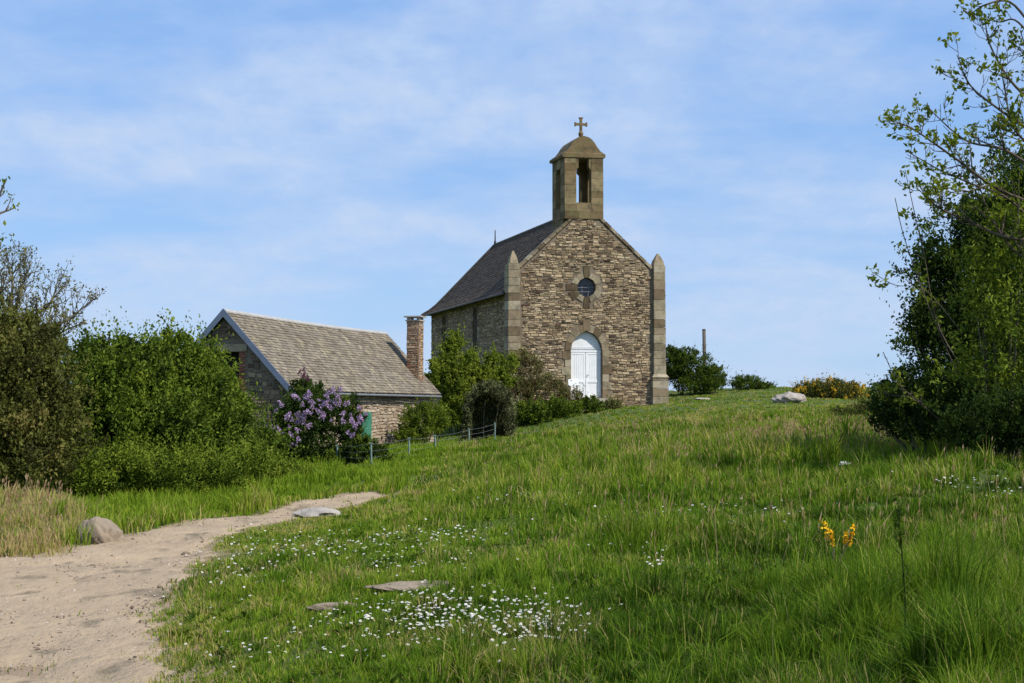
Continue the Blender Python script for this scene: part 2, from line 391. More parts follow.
def in_arch(x, y, w, h, b0, bs):
    if y < b0: return False
    if y <= bs: return abs(x) < w
    Rr = (w*w + h*h)/(2*w); cx = w - Rr
    return (abs(x) - cx)**2 + (y - bs)**2 < Rr*Rr and y > bs
def ring_blocks(mb, fr, inner, outer, c0, c1, rd, step=2, gap=.01):
    n = len(inner); i = 0
    while i < n - 1:
        j = min(i + step, n - 1)
        P4 = [inner[i], outer[i], outer[j], inner[j]]
        m = (sum(p[0] for p in P4)/4, sum(p[1] for p in P4)/4)
        P4 = [(p[0] + (m[0]-p[0])*.03, p[1] + (m[1]-p[1])*.03) for p in P4]
        c = c1 + rd.uniform(-.008, .008)
        mb.hexa([fr(x, y, c0) for x, y in P4] + [fr(x, y, c) for x, y in P4], rd.random())
        i = j

# ------------------------------------------------------------------ CHAPEL
FA = R(9); AXA = R(16.5)
U = np.array([math.cos(FA), math.sin(FA), 0]); Vd = np.array([-math.sin(AXA), math.cos(AXA), 0])
O = np.array([3.52, 66.0, EYE]); N = -Vd
def cf(u, z, c=0):            # front frame: across, height over the eye, outwards
    return O + u*U + np.array([0, 0, z]) - c*Vd
def cl(v, z, c=0, u0=-3.4):   # left wall frame
    return O + (u0 - c)*U + v*Vd + np.array([0, 0, z])
def cr(v, z, c=0, u0=3.4): return O + (u0 + c)*U + v*Vd + np.array([0, 0, z])
chapel = thing('chapel', tuple(O + np.array([0, 0, -.2])), 'small grey-brown stone chapel with bell tower and white arched door', 'chapel')
DW, DH, DB, DS = .76, .93, .47, 2.70
OC, OR = 5.70, .46
door_hole = [(-DW, DB), (DW, DB)] + arch(DW, DH, DS, 8)
oc_hole = [(OR*math.cos(a), OC + OR*math.sin(a)) for a in np.linspace(0, 2*math.pi, 28, endpoint=False)]
outer = [(-3.4,-1.2),(3.4,-1.2),(3.4,6.6),(3.05,6.62),(0,9.5),(-3.05,6.62),(-3.4,6.6)]
mb = MB(); mb.slab(cf, outer, [door_hole, oc_hole], 0, -.5, .3)
fw = mb.build('front_wall', M['mortar'], chapel)
def ok_front(x, y):
    if abs(x) > 3.19 or y < -1: return False
    if y > 6.6 + (3.05 - abs(x)) * .945: return False
    if in_arch(x, y, DW + .24, DH + .32, DB - .3, DS) : return False
    if x*x + (y - OC)**2 < (.74)**2 or (abs(x) < .2 and abs(y-OC) < .99) or (-.99 < x < 0 and abs(y-OC) < .2): return False
    return True
def tf_front(rd, x, y):
    t = min(1, max(0, rd.gauss(.58, .2)))
    if rd.random() < .17: t = rd.uniform(0, .22)
    if y < 1.2: t *= .85
    return t
mb = MB(); stones(mb, cf, -3.2, 3.2, -.6, 9.5, ok_front, tf=tf_front, seed=5)
mb.build('rubble_stone_facing', M['chapel_stone'], fw, fix=False)
# door surround
rd = random.Random(3); mb = MB()
ring_blocks(mb, cf, arch(DW, DH, DS, 8), arch(DW+.3, DH+.38, DS, 8), -.04, .035, rd, 2)
for s in (-1, 1):
    b = DB - .02; k = 0
    while b < DS - .05:
        h = min(rd.uniform(.3, .42), DS - b); w = (.42 if k % 2 else .27) + rd.uniform(-.03, .03)
        x0, x1 = sorted((s*DW, s*(DW + w)))
        mb.box(cf, x0, x1, b+.006, b+h-.006, -.04, .034 + rd.uniform(-.006, .006), rd.random()); b += h; k += 1
mb.box(cf, -.17, .17, DS+DH+.02, DS+DH+.52, -.03, .045, .25)
mb.build('door_surround', M['ashlar'], chapel, fix=False)
mb = MB()
for k in range(12):
    a0, a1 = 2*math.pi*(k-.5)/12 + .012, 2*math.pi*(k+.5)/12 - .012
    long = k in (3, 6, 9); ro = 1.0 if long else (.92 if k in (7,) else .72 + .04*(k % 2))
    q = [(OR, a0), (ro, a0 + (.09 if long else 0)), (ro, a1 - (.09 if long else 0)), (OR, a1)]
    q = [(r*math.cos(a), OC + r*math.sin(a)) for r, a in q]
    mb.hexa([cf(x, y, -.04) for x, y in q] + [cf(x, y, .03 + .004*(k % 3)) for x, y in q], {3: .0, 6: .0, 7: .0, 9: .0}.get(k, .6 + .1*(k % 3)))
mb.build('round_window_surround', M['ashlar'], chapel, fix=False)
mb = MB(); mb.slab(cf, [(.44*math.cos(a), OC+.44*math.sin(a)) for a in np.linspace(0, 2*math.pi, 28, endpoint=False)], [], -.24, -.26)
win = mb.build('round_window', M['glass'], chapel)
mb = MB()
for t in (-.15, .15): 
    mb.box(cf, t-.013, t+.013, OC-.43, OC+.43, -.20, -.225)
for t in (0., .2, -.2):
    mb.box(cf, -.43, .43, OC+t-.013, OC+t+.013, -.17, -.195)
mb.build('glazing_bar', M['gutter'], win)
# door
def dfr(a, b, c): return cf(a, b, c - .2)
door = MB(); door.slab(dfr, [(-.745, DB+.02), (.745, DB+.02)] + arch(.745, .91, DS, 8), [], -.08, -.02)
dr = door.build('door', M['white'], chapel)
for s in (-1, 1):
    mb = MB(); x0, x1 = (.012, .735) if s > 0 else (-.735, -.012)
    mb.box(dfr, x0, x1, DB+.03, DS-.06, -.02, .012)
    for (b0, b1) in ((DB+.03, DB+.14), (1.20, 1.32), (DS-.17, DS-.06)): mb.box(dfr, x0, x1, b0, b1, .012, .035)
    for (q0, q1) in ((x0, x0+.09), (x1-.09, x1)): mb.box(dfr, q0, q1, DB+.14, DS-.17, .012, .033)
    w = (x1 - x0 - .18) / 5
    for k in range(5): mb.box(dfr, x0+.09+k*w+.006, x0+.09+(k+1)*w-.006, 1.32, DS-.17, .012, .022)
    mb.build('door_leaf', M['white'], dr)
mb = MB(); mb.box(dfr, -.745, .745, DS-.06, DS+.03, -.02, .05); mb.box(dfr, -.745, .745, DS+.10, DS+.14, -.02, .04)
mb.slab(dfr, [(-.70, DS+.16), (.70, DS+.16)] + arch(.66, .70, DS+.17, 8), [], -.02, .01)
mb.build('transom_panel', M['white'], dr)
mb = MB(); p0 = dfr(.07, 1.55, .035); mb.tube([p0, p0 - Vd*.05, p0 - Vd*.055 + U*.08], .014, 6); mb.build('door_handle', M['iron'], dr)
for k in range(3):
    mb = MB(); mb.box(cf, -1.05 - .1*k, 1.05 + .1*k, DB - .17*(k+1), DB - .17*k - .003, -.15, .35 + .3*k, .5); mb.build('doorstep', M['step'], chapel)
# pilasters with pinnacles
for s in (-1, 1):
    mb = MB(); b = -1.2; rd = random.Random(20 + s)
    uc = 3.5*s
    while b < 6.72:
        h = min(rd.uniform(.32, .5), 6.77 - b)
        if 6.77 - b - h < .15: h = 6.77 - b
        low = b < 1.45
        if low and b + h > 1.5: h = 1.5 - b
        hw = .385 if low else .305 - .004*b; cc = .24 if low else .17
        t = rd.uniform(.4, 1); t = .2 if rd.random() < .14 else t
        mb.box(cf, uc-hw+rd.uniform(0,.015), uc+hw-rd.uniform(0,.015), b+.009, b+h-.009, -.55, cc + rd.uniform(-.006, .006), t); b += h
    q = lambda w, z, c0, c1: [cf(uc-w, z, c0), cf(uc+w, z, c0), cf(uc+w, z, c1), cf(uc-w, z, c1)]
    mb.hexa(q(.41, 1.45, -.55, .27) + q(.305, 1.60, -.55, .175), .9)
    pl = mb.build('pilaster', M['ashlar'], chapel)
    mb = MB(); w = .20 if s < 0 else .255
    mb.hexa(q(w, 6.775, -.30, .13) + q(w*.82, 7.0, -.27, .10), .7)
    mb.hexa(q(w*.82, 7.0, -.27, .10) + q(.035, 7.38 if s < 0 else 7.36, -.12, -.03), .6)
    mb.build('pinnacle', M['ashlar'], pl)
# gable coping
mb = MB(); rd = random.Random(9)
for s in (-1, 1):
    n = 11
    for i in range(n):
        t0, t1 = i/n + .004, (i+1)/n - .004
        a = (3.12 - t0*3.12, 6.62 + t0*2.94); b = (3.12 - t1*3.12, 6.62 + t1*2.94)
        th = .13; nx_, nz_ = .69*th, .72*th; e = rd.uniform(-.01, .01)
        mb.hexa([cf(s*a[0], a[1], -.53), cf(s*b[0], b[1], -.53), cf(s*(b[0]+nx_), b[1]+nz_, -.53), cf(s*(a[0]+nx_), a[1]+nz_, -.53),
                 cf(s*a[0], a[1], .05+e), cf(s*b[0], b[1], .05+e), cf(s*(b[0]+nx_), b[1]+nz_, .05+e), cf(s*(a[0]+nx_), a[1]+nz_, .05+e)], rd.random())
    mb.box(cf, s*3.27-.16, s*3.27+.16, 6.6, 6.74, -.52, .05, .5)
mb.build('gable_coping', M['ashlar'], chapel)
# side and back walls
lanc = [7.2, 14.0]
LZ0, LZ1 = 2.7, 4.75
def lan(v0, w=.44, h=.5): return [(v0-w, LZ0), (v0+w, LZ0)] + [(v0+x, y) for x, y in arch(w, h, LZ1, 6)]
for nm, fr, sgn in (('side_wall', cl, 1), ('side_wall', cr, -1)):
    mb = MB(); mb.slab(fr, [(.2,-1.8),(17.2,-1.8),(17.2,5.6),(.2,5.6)], [lan(v) for v in lanc], 0, -.5, .3)
    sw = mb.build(nm, M['mortar'], chapel)
    def ok_side(x, y):
        if y > 5.55: return False
        return not any(in_arch(x - v, y, .44+.16, .5+.22, LZ0-.2, LZ1) for v in lanc)
    mb = MB(); stones(mb, fr, .35, 17.2, -1.6, 5.6, ok_side, tf=lambda rd, x, y: min(1, max(0, rd.gauss(.45, .18))), seed=8)
    mb.build('rubble_stone_facing', M['chapel_stone'], sw, fix=False)
    for v in lanc:
        mb = MB(); rd = random.Random(4)
        ring_blocks(mb, lambda a, b, c: fr(v + a, b, c), arch(.44, .5, LZ1, 6), arch(.62, .74, LZ1, 6), -.03, .03, rd, 2)
        for s in (-1, 1):
            b = LZ0
            while b < LZ1 - .05:
                x0, x1 = sorted((s*.44, s*(.44 + rd.choice((.16, .3))))); h = min(.37, LZ1-b)
                mb.box(fr, v+x0, v+x1, b+.005, b+h-.005, -.03, .03, rd.random()); b += h
        mb.box(fr, v-.62, v+.62, LZ0-.18, LZ0-.005, -.03, .07, .5)
        ls = mb.build('window_surround', M['ashlar'], chapel, fix=False)
        mb = MB(); mb.slab(fr, [(v-.43, LZ0+.01), (v+.43, LZ0+.01)] + [(v+x, y) for x, y in arch(.43, .48, LZ1, 6)], [], -.24, -.26)
        lw = mb.build('lancet_window', M['glass'], chapel)
        mb = MB(); mb.box(fr, v-.012, v+.012, LZ0, LZ1+.38, -.2, -.23)
        for b in np.arange(LZ0+.3, LZ1+.2, .35): mb.box(fr, v-.42, v+.42, b-.01, b+.01, -.17, -.195)
        mb.build('glazing_bar', M['iron'], lw)
mb = MB(); mb.slab(lambda a, b, c: O + a*U + (17.2 + c)*Vd + np.array([0, 0, b]), [(-3.4,-1.8),(3.4,-1.8),(3.4,5.6),(-3.4,5.6)], [], 0, -.5, .3)
bw = mb.build('back_wall', M['mortar'], chapel)
mb = MB(); stones(mb, lambda a, b, c: O + a*U + (17.2 + c)*Vd + np.array([0, 0, b]), -3.4, 3.4, -1.6, 5.6, lambda x, y: y < 5.55, seed=18)
mb.build('rubble_stone_facing', M['chapel_stone'], bw, fix=False)
# roof
prof = [(3.86, 5.43), (3.45, 5.68), (3.1, 5.98), (2.75, 6.36), (0, 9.46)]     # |u|, z from eave to ridge
def vend(u): return 15.9 + 1.8*u/3.86
rp = lambda s, u, v, z: O + s*u*U + v*Vd + np.array([0, 0, z])
mb = MB()
for s in (-1, 1):
    for (u0, za), (u1, zb) in zip(prof[:-1], prof[1:]):
        mb.add([rp(s,u0,.42,za), rp(s,u0,vend(u0),za), rp(s,u1,vend(u1),zb), rp(s,u1,.42,zb)], [(0,1,2,3)], .3)
    for (u0, za), (u1, zb) in zip(prof[:-1], prof[1:]):
        pass
for (u0, za), (u1, zb) in zip(prof[:-1], prof[1:]):
    mb.add([rp(-1,u0,vend(u0),za), rp(1,u0,vend(u0),za), rp(1,u1,vend(u1),zb), rp(-1,u1,vend(u1),zb)], [(0,1,2,3)] if u1 > 0 else [(0,1,2)], .3)
mb.add([rp(-1,3.86,.42,5.42), rp(1,3.86,.42,5.42), rp(1,3.86,17.7,5.42), rp(-1,3.86,17.7,5.42)], [(0,1,2,3)], .2)
roof = mb.build('roof', M['slate'], chapel)
def slates(mb, pf, a_lo, a_hi, curve, w=.27, ex=.19, th=.012, seed=1, tcol=lambda rd, a, s: rd.random(), lift=.0):
    """pf(a, off, height) point; curve list of (offset, height) from the eave up; a_hi(off) end"""
    rd = random.Random(seed); segs = [math.hypot(q[0]-p_[0], q[1]-p_[1]) for p_, q in zip(curve[:-1], curve[1:])]; tot = sum(segs)
    def at(s):
        for k, L in enumerate(segs):
            if s <= L or k == len(segs)-1:
                t = s / L; p_, q = curve[k], curve[k+1]; tx, tz = (q[0]-p_[0])/L, (q[1]-p_[1])/L
                return p_[0]+(q[0]-p_[0])*t, p_[1]+(q[1]-p_[1])*t, tx, tz
            s -= L
    k = 0; s = -.03
    while s < tot - ex*.6:
        u0, h0, tx, tz = at(max(s, 0.001)); u0 += tx*min(s, 0); h0 += tz*min(s, 0)
        u1, h1, _, _ = at(min(s + ex*1.35, tot)); nx_, nz_ = -tz*np.sign(1) , tx
        # outward normal in the (offset, height) plane
        nx_, nz_ = tz, -tx
        if nz_ < 0: nx_, nz_ = -nx_, -nz_
        a = a_lo - (w/2 if k % 2 else 0)
        end = a_hi(u0)
        while a < end:
            ww = w*rd.uniform(.88, 1.12); x0, x1 = max(a, a_lo)+.003, min(a+ww, end)-.003
            if x1 - x0 > .03:
                l0 = .020 + lift + rd.uniform(0, .014); l1 = l0 + rd.uniform(-.006, .006); t = tcol(rd, a, s); j = rd.uniform(-.008, .008)
                mb.add([pf(x0, u0+nx_*l0+tx*j, h0+nz_*l0+tz*j), pf(x1, u0+nx_*l1+tx*j, h0+nz_*l1+tz*j), pf(x1, u1+nx_*.006, h1+nz_*.006), pf(x0, u1+nx_*.006, h1+nz_*.006),
                        pf(x0, u0+nx_*(l0-th), h0+nz_*(l0-th)), pf(x1, u0+nx_*(l1-th), h0+nz_*(l1-th))], [(0,1,2,3),(4,5,1,0)], t)
            a += ww
        s += ex; k += 1
for s in (-1, 1):
    mb = MB(); slates(mb, lambda a, u, z: rp(s, u, a, z), .45, lambda u: vend(max(0, u)) - .02, prof, seed=31+s, tcol=lambda rd, a, q: min(1, max(0, rd.gauss(.45, .22))))
    mb.build('slate_course', M['slate'], roof, fix=False)
mb = MB()
mb.tube([rp(1, 0, .45, 9.50), rp(1, 0, 15.9, 9.50)], .075, 6, .4)
for s in (-1, 1):
    mb.tube([rp(s, u+.02, vend(u)+.02, z+.05) for u, z in prof[::-1]], .06, 6, .4)
mb.build('ridge_tile', M['ridge_dark'], roof)
mb = MB(); q = rp(1, 0, 15.85, 9.5); mb.tube([q, q + [0,0,.2], q + [0,0,.25], q + [0,0,.85]], [.09,.07,.045,.03], 6); mb.build('finial', M['iron'], roof)
mb = MB()
for s in (-1, 1): mb.tube([rp(s, 3.93, .3, 5.38), rp(s, 3.93, 17.7, 5.38)], .06, 7)
mb.build('gutter', M['ridge_dark'], roof)
# bell tower
TU, TH_, TD = -.13, .93, 1.80
tf0 = lambda a, b, c: cf(TU + a, b, c)
def t_side(s): return lambda a, b, c: O + (TU + s*(TH_ + c))*U + (a - .04)*Vd + np.array([0, 0, b])
frontop = [(-.36,9.72),(.36,9.72),(.36,11.28),(.25,11.40),(.25,11.82),(-.25,11.82),(-.25,11.40),(-.36,11.28)]
sideop = [(.9+x, y) for x, y in [(-.36,9.5),(.36,9.5),(.36,11.2),(.22,11.4),(-.22,11.4),(-.36,11.2)]]
mb = MB()
mb.slab(tf0, [(-TH_,8.94),(TH_,8.94),(TH_,11.86),(-TH_,11.86)], [frontop], .04, -.26, .5)
mb.slab(lambda a, b, c: cf(TU + a, b, -TD + .04 - c), [(-TH_,8.2),(TH_,8.2),(TH_,11.86),(-TH_,11.86)], [frontop], 0, -.30, .5)
for s in (-1, 1): mb.slab(t_side(s), [(.3,8.2),(1.5,8.2),(1.5,11.86),(.3,11.86)], [sideop], -.001, -.30, .5)
mb.box(tf0, -TH_+.3, TH_-.3, 8.2, 9.3, -1.5, -.26, .2)
tower = mb.build('bell_tower', M['tower_stone'], chapel)
# ashlar facing blocks of the tower
def ok_t(op, w):
    xs = [p_[0] for p_ in op]; ys = [p_[1] for p_ in op]
    return lambda x, y: not (min(xs)-.0 < x < max(xs)+.0 and min(ys) < y < max(ys))
mb = MB()
for fr, a0, a1, op in ((tf0, -TH_, TH_, frontop), (lambda a, b, c: cf(TU + a, b, -TD + .04 - c), -TH_, TH_, frontop), (t_side(-1), .0, TD, sideop), (t_side(1), .0, TD, sideop)):
    off = .04 if fr is tf0 else 0
    rd = random.Random(6); b = 8.95; k = 0
    while b < 11.8:
        h = min(rd.uniform(.27, .36), 11.85 - b)
        x_lo = min(p_[0] for p_ in op); x_hi = max(p_[0] for p_ in op)
        free = not (b + h > min(p_[1] for p_ in op) + .02 and b < max(p_[1] for p_ in op) - .02)
        sp = [(a0, a1)] if free else [(a0, x_lo), (x_hi, a1)]
        for (q0, q1) in sp:
            m = 3 if free else 1
            cuts = np.linspace(q0, q1, m+1) + (np.array([0]+[rd.uniform(-.1, .1) for _ in range(m-1)]+[0]))
            for i in range(m): mb.box(fr, cuts[i]+.005, cuts[i+1]-.005, b+.005, b+h-.005, off-.01, off+.012+rd.uniform(0, .008), rd.random())
        b += h; k += 1
mb.build('tower_ashlar', M['tower_stone'], tower, fix=False)
mb = MB(); cx, cyv = TU, TD/2 - .04
def ringp(r, z): return [O + (cx+sx*r)*U + (cyv+(sy*r if sy > 0 else -min(r, .95)))*Vd + np.array([0, 0, z]) for sx, sy in ((-1,-1),(1,-1),(1,1),(-1,1))]
pr = [(.93,11.86),(1.02,11.87),(1.05,11.94),(1.04,12.02),(.98,12.07),(.83,12.16),(.70,12.30),(.58,12.48),(.46,12.66),(.33,12.80),(.18,12.89),(.06,12.93)]
prev = None
for (r0, za), (r1, zb) in zip(pr[:-1], pr[1:]): mb.add(ringp(r0, za) + ringp(r1, zb), [(0,1,5,4),(1,2,6,5),(2,3,7,6),(3,0,4,7)], .45 + .4*(zb > 12.6))
mb.add(ringp(.93, 11.86), [(0,1,2,3)]); mb.add(ringp(.06, 12.86), [(0,1,2,3)])
prf = [(-.90,11.84),(-1.0,11.88),(-1.06,11.96),(-1.0,12.06),(-.80,12.20),(-.66,12.38),(-.54,12.57),(-.40,12.74),(-.24,12.85),(0,12.91)]
prf = prf + [(-a, b) for a, b in prf[:-1][::-1]]
mb.slab(tf0, prf, [], .058, -.42, .5); mb.slab(lambda a, b, c: cf(TU + a, b, -TD + .04 - c), prf, [], .018, -.42, .5)
cap = mb.build('tower_cap', M['tower_stone'], tower, fix=False)
mb = MB(); q = O + cx*U + (cyv-.5)*Vd + [0, 0, .10]; z3 = lambda z: np.array([0, 0, z])
mb.tube([q+z3(z) for z in (12.84,12.9,12.98,13.06,13.1)], [.09,.11,.13,.10,.06], 10, .5)
cfr = lambda a, b, c: q + a*U + z3(b) - c*Vd
mb.box(cfr, -.055, .055, 13.08, 13.72, -.05, .05); mb.box(cfr, -.25, -.055, 13.38, 13.49, -.05, .05); mb.box(cfr, .055, .25, 13.38, 13.49, -.05, .05)
for a0, a1, b0, b1 in ((-.30,-.24,13.34,13.53),(.24,.30,13.34,13.53),(-.09,.09,13.70,13.77)): mb.box(cfr, a0, a1, b0, b1, -.06, .06)
mb.build('cross', M['tower_stone'], cap)

# ------------------------------------------------------------------ COTTAGE
A = np.array([math.sin(R(16)), math.cos(R(16)), 0]); Pd = np.array([A[1], -A[0], 0])
CO = np.array([-8.8, 43.0, EYE])
cottage = thing('cottage', tuple(CO + A*6.7 + [0, 0, -1.7]), 'low stone cottage with pale slate roof and blue-grey gable boards', 'house')
cg = lambda a, b, c=0: CO + a*Pd + c*(-A) + np.array([0, 0, b])                    # near gable
cw = lambda a, b, c=0: CO + (2.1 + c)*Pd + a*A + np.array([0, 0, b])               # right (lit) long wall
cwl = lambda a, b, c=0: CO + (-2.1 - c)*Pd + a*A + np.array([0, 0, b])
cgf = lambda a, b, c=0: CO + a*Pd + (13.4 + c)*A + np.array([0, 0, b])
gab = [(-2.1,-2.2),(2.1,-2.2),(2.1,.62),(0,2.84),(-2.1,.62)]
gw = [(-.55,.55),(.47,.55),(.47,1.72),(-.55,1.72)]
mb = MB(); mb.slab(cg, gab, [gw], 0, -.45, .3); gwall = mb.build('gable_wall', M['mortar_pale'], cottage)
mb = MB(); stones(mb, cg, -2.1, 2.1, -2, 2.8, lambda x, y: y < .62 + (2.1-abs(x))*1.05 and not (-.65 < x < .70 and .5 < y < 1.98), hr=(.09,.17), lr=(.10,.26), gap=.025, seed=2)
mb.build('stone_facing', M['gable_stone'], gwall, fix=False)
mb = MB(); mb.box(cg, -.68, .72, 1.73, 1.96, -.05, .03, .9); mb.build('lintel', M['ashlar'], cottage)
for side in (0, 1):
    mb = MB(); b = .5; k = 0
    while b < 1.7:
        if side: mb.box(cg, .47, .70 if k % 2 else .62, b+.006, b+.062, -.1, .03, random.random())
        else: mb.box(cg, -.65, -.55, b+.006, b+.062, -.1, .03, random.random())
        b += .07; k += 1
    mb.build('brick_jamb', M['brick'], cottage, fix=False)
mb = MB(); mb.box(cg, -.54, .46, .56, 1.71, -.36, -.33); mb.build('window', M['void'], cottage)
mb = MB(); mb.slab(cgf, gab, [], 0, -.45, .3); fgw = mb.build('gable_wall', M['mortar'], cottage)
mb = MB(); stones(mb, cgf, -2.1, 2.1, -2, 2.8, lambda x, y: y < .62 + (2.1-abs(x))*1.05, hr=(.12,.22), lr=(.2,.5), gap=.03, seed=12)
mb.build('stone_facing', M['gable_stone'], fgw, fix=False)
wh = [(4.75,-1.2),(5.65,-1.2),(5.65,-.12),(4.75,-.12)]
mb = MB(); mb.slab(cw, [(.4,-2.2),(12.98,-2.2),(12.98,.6),(.4,.6)], [wh], -.001, -.45, .5); lw = mb.build('long_wall', M['mortar_pale'], cottage)
mb = MB(); stones(mb, cw, 0, 13.4, -2, .6, lambda x, y: not (4.6 < x < 5.85 and -1.3 < y < .08), hr=(.06,.15), lr=(.10,.34), gap=.022, seed=22,
                  tf=lambda rd, x, y: min(1, max(0, rd.gauss(.62, .2))))
mb.build('stone_facing', M['cottage_stone'], lw, fix=False)
mb = MB(); mb.box(cwl, .4, 12.98, -2.2, .6, -.45, -.001); ll = mb.build('long_wall', M['mortar_pale'], cottage)
mb = MB(); stones(mb, cwl, 0, 13.4, -2, .6, lambda x, y: True, hr=(.1,.2), lr=(.16,.42), gap=.022, seed=23); mb.build('stone_facing', M['cottage_stone'], ll, fix=False)
for side in (0, 1):
    mb = MB(); b = -1.28; k = 0
    while b < -.12:
        x0, x1 = (5.65, 5.78 if k % 2 else 5.85) if side else (4.62 if k % 2 else 4.55, 4.75)
        mb.box(cw, x0, x1, b+.006, b+.062, -.1, .03, random.random()); b += .07; k += 1
    mb.build('brick_jamb', M['brick'], cottage, fix=False)
mb = MB(); mb.box(cw, 4.6, 5.8, -.05, .08, -.1, .035, .5); mb.build('lintel', M['brick'], cottage)
mb = MB(); mb.box(cw, 4.76, 5.64, -1.19, -.13, -.3, -.28); mb.build('window', M['glass'], cottage)
sh = lambda a, b, c=0: cw(5.72, b, .06) + a*(Pd*.93 + A*.37) + c*(Pd*.37 - A*.93)
mb = MB()
for k in range(5): mb.box(sh, k*.07+.003, (k+1)*.07-.003, -1.17, -.14, -.012, .012)
mb.box(sh, .01, .34, -1.05, -.97, .012, .03); mb.box(sh, .01, .34, -.34, -.26, .012, .03)
mb.hexa([sh(.02,-.97,.013), sh(.10,-.97,.013), sh(.33,-.34,.013), sh(.25,-.34,.013), sh(.02,-.97,.028), sh(.10,-.97,.028), sh(.33,-.34,.028), sh(.25,-.34,.028)])
mb.build('shutter', M['green_paint'], cottage)
# cottage roof
sag = lambda a: -.045*math.sin(math.pi*min(1, max(0, a/13.4)))
RZ, EZ, EP = 3.0, .56, 2.32
def rc(s): return lambda a, u, z: CO + s*u*Pd + a*A + np.array([0, 0, z + sag(a)*(1 - abs(u)/EP*.6)])
mb = MB(); n = 14
for s in (-1, 1):
    f = rc(s)
    for i in range(n):
        a0, a1 = -.17 + i*13.75/n, -.17 + (i+1)*13.75/n
        mb.add([f(a0, EP, EZ), f(a1, EP, EZ), f(a1, 0, RZ), f(a0, 0, RZ)], [(0,1,2,3)], .3)
        mb.add([f(a0, EP, EZ-.09), f(a1, EP, EZ-.09), f(a1, 0, RZ-.09), f(a0, 0, RZ-.09)], [(3,2,1,0)], .1)
        mb.add([f(a0, EP, EZ-.09), f(a1, EP, EZ-.09), f(a1, EP, EZ), f(a0, EP, EZ)], [(0,1,2,3)], .1)
    for a in (-.17, 13.58): mb.add([f(a, EP, EZ-.09), f(a, EP, EZ), f(a, 0, RZ), f(a, 0, RZ-.09)], [(0,1,2,3)], .1)
croof = mb.build('roof', M['slate_pale'], cottage, fix=False)
for s in (-1, 1):
    mb = MB(); slates(mb, rc(s), -.17, lambda u: 13.58, [(EP, EZ), (0, RZ)], w=.19, ex=.125, seed=51+s, lift=.004, tcol=lambda rd, a, q: min(1, max(0, rd.gauss(.55, .2))))
    mb.build('slate_course', M['slate_pale'], croof, fix=False)
mb = MB(); f = rc(1); f2 = rc(-1)
for i in range(34):
    a0, a1 = -.17 + i*13.75/34, -.17 + (i+1)*13.75/34 - .01
    mb.hexa([f(a0,.10,RZ-.07), f(a1,.10,RZ-.07), f(a1,.10,RZ-.03), f(a0,.10,RZ-.03), f(a0,0,RZ+.02), f(a1,0,RZ+.02), f(a1,0,RZ+.05), f(a0,0,RZ+.05)], .5)
    mb.hexa([f2(a0,.10,RZ-.07), f2(a1,.10,RZ-.07), f2(a1,.10,RZ-.03), f2(a0,.10,RZ-.03), f2(a0,0,RZ+.02), f2(a1,0,RZ+.02), f2(a1,0,RZ+.05), f2(a0,0,RZ+.05)], .5)
mb.build('ridge_tile', M['ridge'], croof)
for s in (-1, 1):
    f = rc(s); mb = MB(); L = math.hypot(EP, RZ-EZ); tx, tz = (EP)/L, (RZ-EZ)/L
    mb.hexa([f(-.20, EP+.05, EZ-.27), f(-.20, 0, RZ-.20), f(-.20, 0, RZ+.05), f(-.20, EP+.05, EZ-.02),
             f(-.172, EP+.05, EZ-.27), f(-.172, 0, RZ-.20), f(-.172, 0, RZ+.05), f(-.172, EP+.05, EZ-.02)])
    mb.build('barge_board', M['blue_board'], cottage)
mb = MB(); mb.tube([cw(-.15, .45, .27), cw(13.5, .45, .27)], .035, 8); mb.build('gutter', M['gutter'], croof)
# chimney
ca, cp_, hw = 12.55, 1.62, .25
chf = lambda a, b, c: CO + (cp_ + a)*Pd + (ca + c)*A + np.array([0, 0, b])
mb = MB(); mb.box(chf, -hw, hw, .5, 3.38, -hw, hw, .4); chim = mb.build('chimney', M['mortar_pale'], cottage)
mb = MB(); rd = random.Random(77)
for nf in range(4):
    def fr(a, b, c, nf=nf):
        if nf == 0: return chf(a, b, -hw - c)
        if nf == 1: return chf(hw + c, b, a)
        if nf == 2: return chf(-a, b, hw + c)
        return chf(-hw - c, b, -a)
    stones(mb, fr, -hw, hw, .6, 3.36, lambda x, y: True, hr=(.07,.13), lr=(.14,.3), proud=(.005,.03), gap=.016, seed=90+nf)
mb.build('chimney_masonry', M['chim'], chim, fix=False)
mb = MB(); mb.box(chf, -hw-.05, hw+.05, 3.38, 3.43, -hw-.05, hw+.05)
for sx in (-1, 1):
    for sy in (-1, 1): mb.box(chf, sx*.2-.05, sx*.2+.05, 3.43, 3.53, sy*.2-.05, sy*.2+.05)
mb.box(chf, -hw-.1, hw+.1, 3.53, 3.58, -hw-.1, hw+.1); mb.build('chimney_cap', M['step'], chim)

